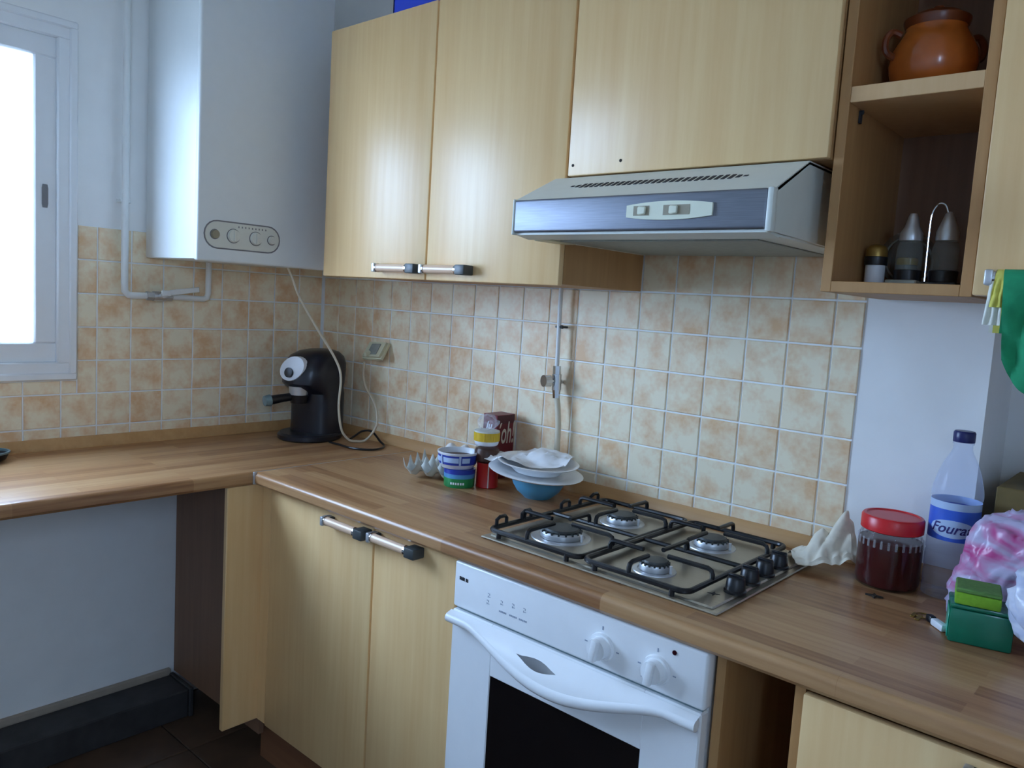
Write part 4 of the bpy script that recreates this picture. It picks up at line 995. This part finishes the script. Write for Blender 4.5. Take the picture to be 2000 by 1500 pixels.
# lighter, keys and scrap
lt = thing('lighter', 'small black and white lighter lying beside the green box', 'lighter', (2.212, -.262, ZT), rz=math.radians(-46))
a = NB(); box(a, -.005, .030, -.007, .007, .0005, .013, .003, 2); obj('lighter_body', (a, 'tubwhite'), parent=lt, local=True)
a = NB(); box(a, -.022, -.0055, -.006, .006, .001, .014, .003, 2); obj('lighter_head', (a, 'black'), parent=lt, local=True)
a = NB(); kr = []
for q in range(17): t = 2*PI*q/16; kr.append((2.186+.013*math.cos(t), -.232+.013*math.sin(t), ZT+.002))
tube(a, kr, .0013, seg=6); box(a, 2.178, 2.186, -.262, -.236, ZT, ZT+.003, .001); box(a, 2.168, 2.175, -.252, -.228, ZT, ZT+.003, .001)
tag(obj('key_ring', (a, 'brass')), 'small ring of keys in front of the water bottle', 'keys')
a = NB(); kk = 0
S8 = [(2.091+(.016 if q % 2 == 0 else .005)*math.cos(PI/4*q+.2), -.198+(.012 if q % 2 == 0 else .004)*math.sin(PI/4*q+.2)) for q in range(8)]
prism(a, S8, 'Z', ZT+.0002, ZT+.004); tag(obj('food_scrap', (a, 'hole'), smooth=False), 'small dark scrap lying in front of the red-lidded jar', 'scrap')
# shopping bags
a = NB(); crumple(a, (2.313, -.178, ZT+.104), .088, 5, .26, 12, 1.7, (.92, .50, 1.22), zmin=ZT+.001, shear=.24)
tag(obj('shopping_bag', (a, 'bagpink'), smooth='full'), 'crumpled translucent pink striped plastic bag behind the green box', 'bag', 'plastic bags at the right end')
a = NB(); crumple(a, (2.420, -.308, ZT+.078), .082, 5, .24, 11, 8.2, (.95, .66, 1.12), zmin=ZT+.001, shear=-.28)
tag(obj('shopping_bag', (a, 'bagwhite'), smooth='full'), 'crumpled bluish white plastic bag right of the green box', 'bag', 'plastic bags at the right end')
# carton in the niche with a blue packet
cb = thing('cardboard_box', 'olive brown cardboard box in the wall niche behind the plastic bags', 'box', (2.33, .12, ZT-.001))
a = NB(); box(a, 2.236, 2.43, -.002, .235, ZT, ZT+.218, .002); obj('box_wall', (a, 'carton'), parent=cb, smooth=False)
a = NB(); box(a, 2.275, 2.40, .04, .17, ZT+.2185, ZT+.245, .006, 2)
tag(obj('packet', (a, 'packetblue')), 'bright blue packet lying on the olive brown box', 'packet')

# ------------------------------------------------------------------ things on the open shelf unit
px_, py_ = 2.085, -.185; pz = 1.8225; pk_ = 1.06
pt = thing('clay_pot', 'round glazed terracotta pot with two ear handles on the middle shelf', 'pot', (px_, py_, pz))
a = NB(); lathe(a, [(.042, 0), (.054, .010), (.068, .032), (.0735, .056), (.071, .080), (.060, .102), (.051, .116), (.050, .126), (.054, .134), (.051, .136), (.046, .126), (.047, .114)], (px_, py_, pz), seg=40, closed_top=False); obj('pot_wall', (a, 'terracotta'), parent=pt)
a = NB(); lathe(a, [(.0505, .122), (.0545, .133), (.0545, .137), (.050, .137)], (px_, py_, pz), seg=40, closed_bottom=False, closed_top=False); obj('rim', (a, 'terracotta_dark'), parent=pt, label='darker brown rim')
a = NB(); lathe(a, [(.048, .137), (.04, .146), (.012, .152), (.009, .160), (.002, .163)], (px_, py_, pz), seg=28); obj('lid', (a, 'terracotta_dark'), parent=pt)
ax = Vector((.745, .664, 0)).normalized()
for s in (-1, 1):
    c = Vector((px_, py_, pz+.090)); o_ = ax*s
    a = NB(); tube(a, [c+o_*.062+Vector((0, 0, .018)), c+o_*.078+Vector((0, 0, .022)), c+o_*.088+Vector((0, 0, .008)), c+o_*.086+Vector((0, 0, -.012)), c+o_*.070+Vector((0, 0, -.022))], .0062, seg=8, sub=4); obj('ear', (a, 'terracotta_dark'), parent=pt)
zb = 1.4875
dp = thing('glass_dish', 'patterned round glass dish leaning at the back of the open shelf', 'dish', (2.045, -.05, zb)); dp.rotation_euler = (math.radians(80), 0, math.radians(38))
a = NB(); lathe(a, [(.03, 0), (.052, .004), (.058, .012), (.056, .013), (.05, .007), (.03, .004)], (0, .058, .0), seg=36); obj('dish_wall', (a, 'cruetglass'), parent=dp, local=True)
a = NB(); tube(a, [(.046*math.cos(2*PI*q/24), .058+.046*math.sin(2*PI*q/24), .009) for q in range(25)], .0022, seg=6); obj('swirl_relief', (a, 'filter'), parent=dp, local=True)
pe = thing('pepper_jar', 'small spice jar with black band and brass-coloured lid, left on the open shelf', 'jar', (2.026, -.19, zb))
a = NB(); lathe(a, [(.016, 0), (.0175, .002), (.0175, .038)], (2.026, -.19, zb), seg=24); obj('jar_wall', (a, 'tubwhite'), parent=pe)
a = NB(); lathe(a, [(.020, .038), (.0205, .040), (.0205, .053), (.019, .054)], (2.026, -.19, zb), seg=24); obj('collar', (a, 'black'), parent=pe)
a = NB(); lathe(a, [(.0195, .054), (.0195, .066), (.016, .073), (.008, .077)], (2.026, -.19, zb), seg=24); obj('lid', (a, 'brass'), parent=pe)
for k, (x, y) in enumerate(((2.079, -.175), (2.139, -.175))):
    cr_ = thing('cruet', ['glass cruet with chrome cone top, beside the small spice jar', 'glass cruet with chrome cone top, under the wire loop by the shelf side'][k], 'cruet', (x, y, zb+.0105), group='cruets of the condiment set')
    a = NB(); lathe(a, [(.018, .001), (.021, .004), (.0225, .03), (.022, .06), (.0185, .072), (.017, .078)], (x, y, zb+.0105), seg=28); obj('glass', (a, 'cruetglass'), parent=cr_)
    a = NB(); lathe(a, [(.0195, .074), (.0200, .078), (.0195, .088), (.013, .100), (.0085, .118), (.006, .124)] if k == 0 else [(.0185, .074), (.019, .078), (.0185, .090), (.012, .108), (.007, .122), (.003, .126)], (x, y, zb+.0105), seg=28); obj('spout_cap', (a, 'alu'), parent=cr_, label='chrome cone top')
cs = thing('cruet_stand', 'black condiment stand with a chrome wire loop on the open shelf', 'stand', (2.115, -.175, zb))
a = NB(); box(a, 2.052, 2.168, -.203, -.147, 0+zb, zb+.010, .004, 2); obj('stand_base', (a, 'black'), parent=cs)
a = NB(); lathe(a, [(.0235, .0105), (.0245, .03), (.0235, .031)], (2.139, -.175, zb), seg=28, closed_bottom=False, closed_top=False); lathe(a, [(.0235, .0105), (.0245, .03), (.0235, .031)], (2.079, -.175, zb), seg=28, closed_bottom=False, closed_top=False); obj('cup_ring', (a, 'black'), parent=cs)
a = NB(); tube(a, [(2.110, -.178, zb+.01), (2.109, -.178, zb+.105), (2.111, -.178, zb+.135), (2.120, -.178, zb+.150), (2.131, -.178, zb+.148), (2.137, -.178, zb+.134), (2.137, -.178, zb+.128)], .0019, seg=8, sub=4); obj('wire_loop', (a, 'chrome'), parent=cs)
yt = thing('yellow_box', 'small yellow-lidded pot behind the spice jar and the cruets', 'pot', (2.06, -.115, zb))
a = NB(); lathe(a, [(.017, 0), (.018, .03), (.018, .044)], (2.06, -.115, zb), seg=24); obj('pot_wall', (a, 'filter'), parent=yt)
a = NB(); lathe(a, [(.019, .0445), (.019, .056), (.016, .058)], (2.06, -.115, zb), seg=24); obj('lid', (a, 'yellow'), parent=yt)
yt.name = 'lidded_pot'
a = NB(); box(a, 2.066, 2.118, -.262, -.232, zb, zb+.009, .002); tag(obj('packet', (a, 'filter')), 'small flat grey packet lying in front of the cruets', 'packet')

# ------------------------------------------------------------------ towels on the right handle
def towel(name, x0, x1, ztop, zbot, yb, m, label, seed, taper=0., fold=.010, round_end=False):
    bm = NB(); nx, nz = 22, 40; hz = 1.497; hy_ = -.376
    g = []
    for j in range(nz+1):
        row = []; t = j/nz
        for i in range(nx+1):
            u = i/nx; uu = .5+(u-.5)*(1-taper*t)
            end = zbot+(0 if not round_end else .05*(2*abs(u-.5))**2.5)
            x = x0+(x1-x0)*uu
            L = ztop-end
            if t < .12:
                ang = PI*.5*(1-t/.12); y = hy_-.0125*math.cos(ang)-.0; z = hz+.0125*math.sin(ang)
            else:
                tt = (t-.12)/.88; z = hz-tt*(hz-end); y = hy_-.0125-.004*tt
                y += -abs(fold*math.sin(u*7+seed+tt*1.2))*min(1, tt*2.5)+.5*fold*noise.noise(Vector((u*4, tt*4, seed)))*min(1, tt*3)
            row.append(bm.verts.new((x, y+yb, z)))
        g.append(row)
    for j in range(nz):
        for i in range(nx): bm.faces.new((g[j][i], g[j][i+1], g[j+1][i+1], g[j+1][i]))
    # back fall behind the bar
    k0 = g[0]; last = k0
    for q in range(1, 7):
        row = [bm.verts.new((v.co.x, hy_+.0125*min(1, q*.4)+yb, hz+.0125-.016*q)) for v in k0]
        for i in range(nx): bm.faces.new((last[i], last[i+1], row[i+1], row[i]))
        last = row
    return tag(obj(name, (bm, m)), label, 'towel', 'towels on the right cabinet handle')
towel('towel', 2.272, 2.40, 1.51, 1.325, -.006, 'towelgreen', 'green towel hanging long over the handle of the right wall cabinet', 1.0, .22, .012, True)
towel('towel', 2.262, 2.276, 1.51, 1.452, .000, 'towelyellow', 'short yellow towel on the cabinet handle beside the green one', 2.0, -.5, .004)
towel('towel', 2.256, 2.272, 1.51, 1.425, .003, 'towelwhite', 'short white towel behind the yellow one on the cabinet handle', 3.0, -.5, .004)

# ------------------------------------------------------------------ blue bin on the cabinet, far left things
bl = thing('blue_crate', 'royal blue plastic crate on top of the wall cabinet', 'crate', (.90, -.25, 2.1685))
a = NB()
for (x0_, x1_, y0_, y1_) in ((.742, 1.06, -.330, -.325), (.742, 1.06, -.155, -.15), (.742, .747, -.33, -.15), (1.055, 1.06, -.33, -.15)): box(a, x0_, x1_, y0_, y1_, 2.1685, 2.29)
box(a, .742, 1.06, -.33, -.15, 2.1685, 2.1735); obj('crate_wall', (a, 'royalblue'), parent=bl, smooth=False)
a = NB(); ring2 = [(.736, -.336), (1.066, -.336), (1.066, -.144), (.736, -.144)]
box(a, .736, 1.066, -.338, -.324, 2.285, 2.297, .002); box(a, .736, 1.066, -.156, -.142, 2.285, 2.297, .002); box(a, .734, .748, -.338, -.142, 2.285, 2.297, .002); box(a, 1.054, 1.068, -.338, -.142, 2.285, 2.297, .002); obj('rim', (a, 'royalblue'), parent=bl, smooth=False)
lp = thing('small_bowl', 'small dark bowl with grey-blue rim on the worktop under the window', 'bowl', (.085, -1.118, ZT))
a = NB(); lathe(a, [(.03, 0), (.042, .006), (.05, .022), (.047, .022), (.04, .008)], (.085, -1.118, ZT), seg=28); obj('bowl_wall', (a, 'black'), parent=lp)
a = NB(); lathe(a, [(.0495, .0215), (.052, .024), (.052, .028), (.0475, .028), (.0465, .0215)], (.085, -1.118, ZT), seg=28, closed_bottom=False, closed_top=False); obj('rim', (a, 'greyblue'), parent=lp)
# dark plank along the left wall
pk = thing('floor_plank', 'long blackened plank lying along the left wall under the worktop', 'plank', (.09, -1.6, 0))
a = NB(); box(a, .016, .152, -2.6, -.575, .0005, .094, .004); obj('plank_body', (a, 'slate'), parent=pk, smooth=False)
a = NB(); box(a, .012, .158, -.575, -.560, .0005, .099, .003); obj('end_board', (a, 'slate'), parent=pk, smooth=False)
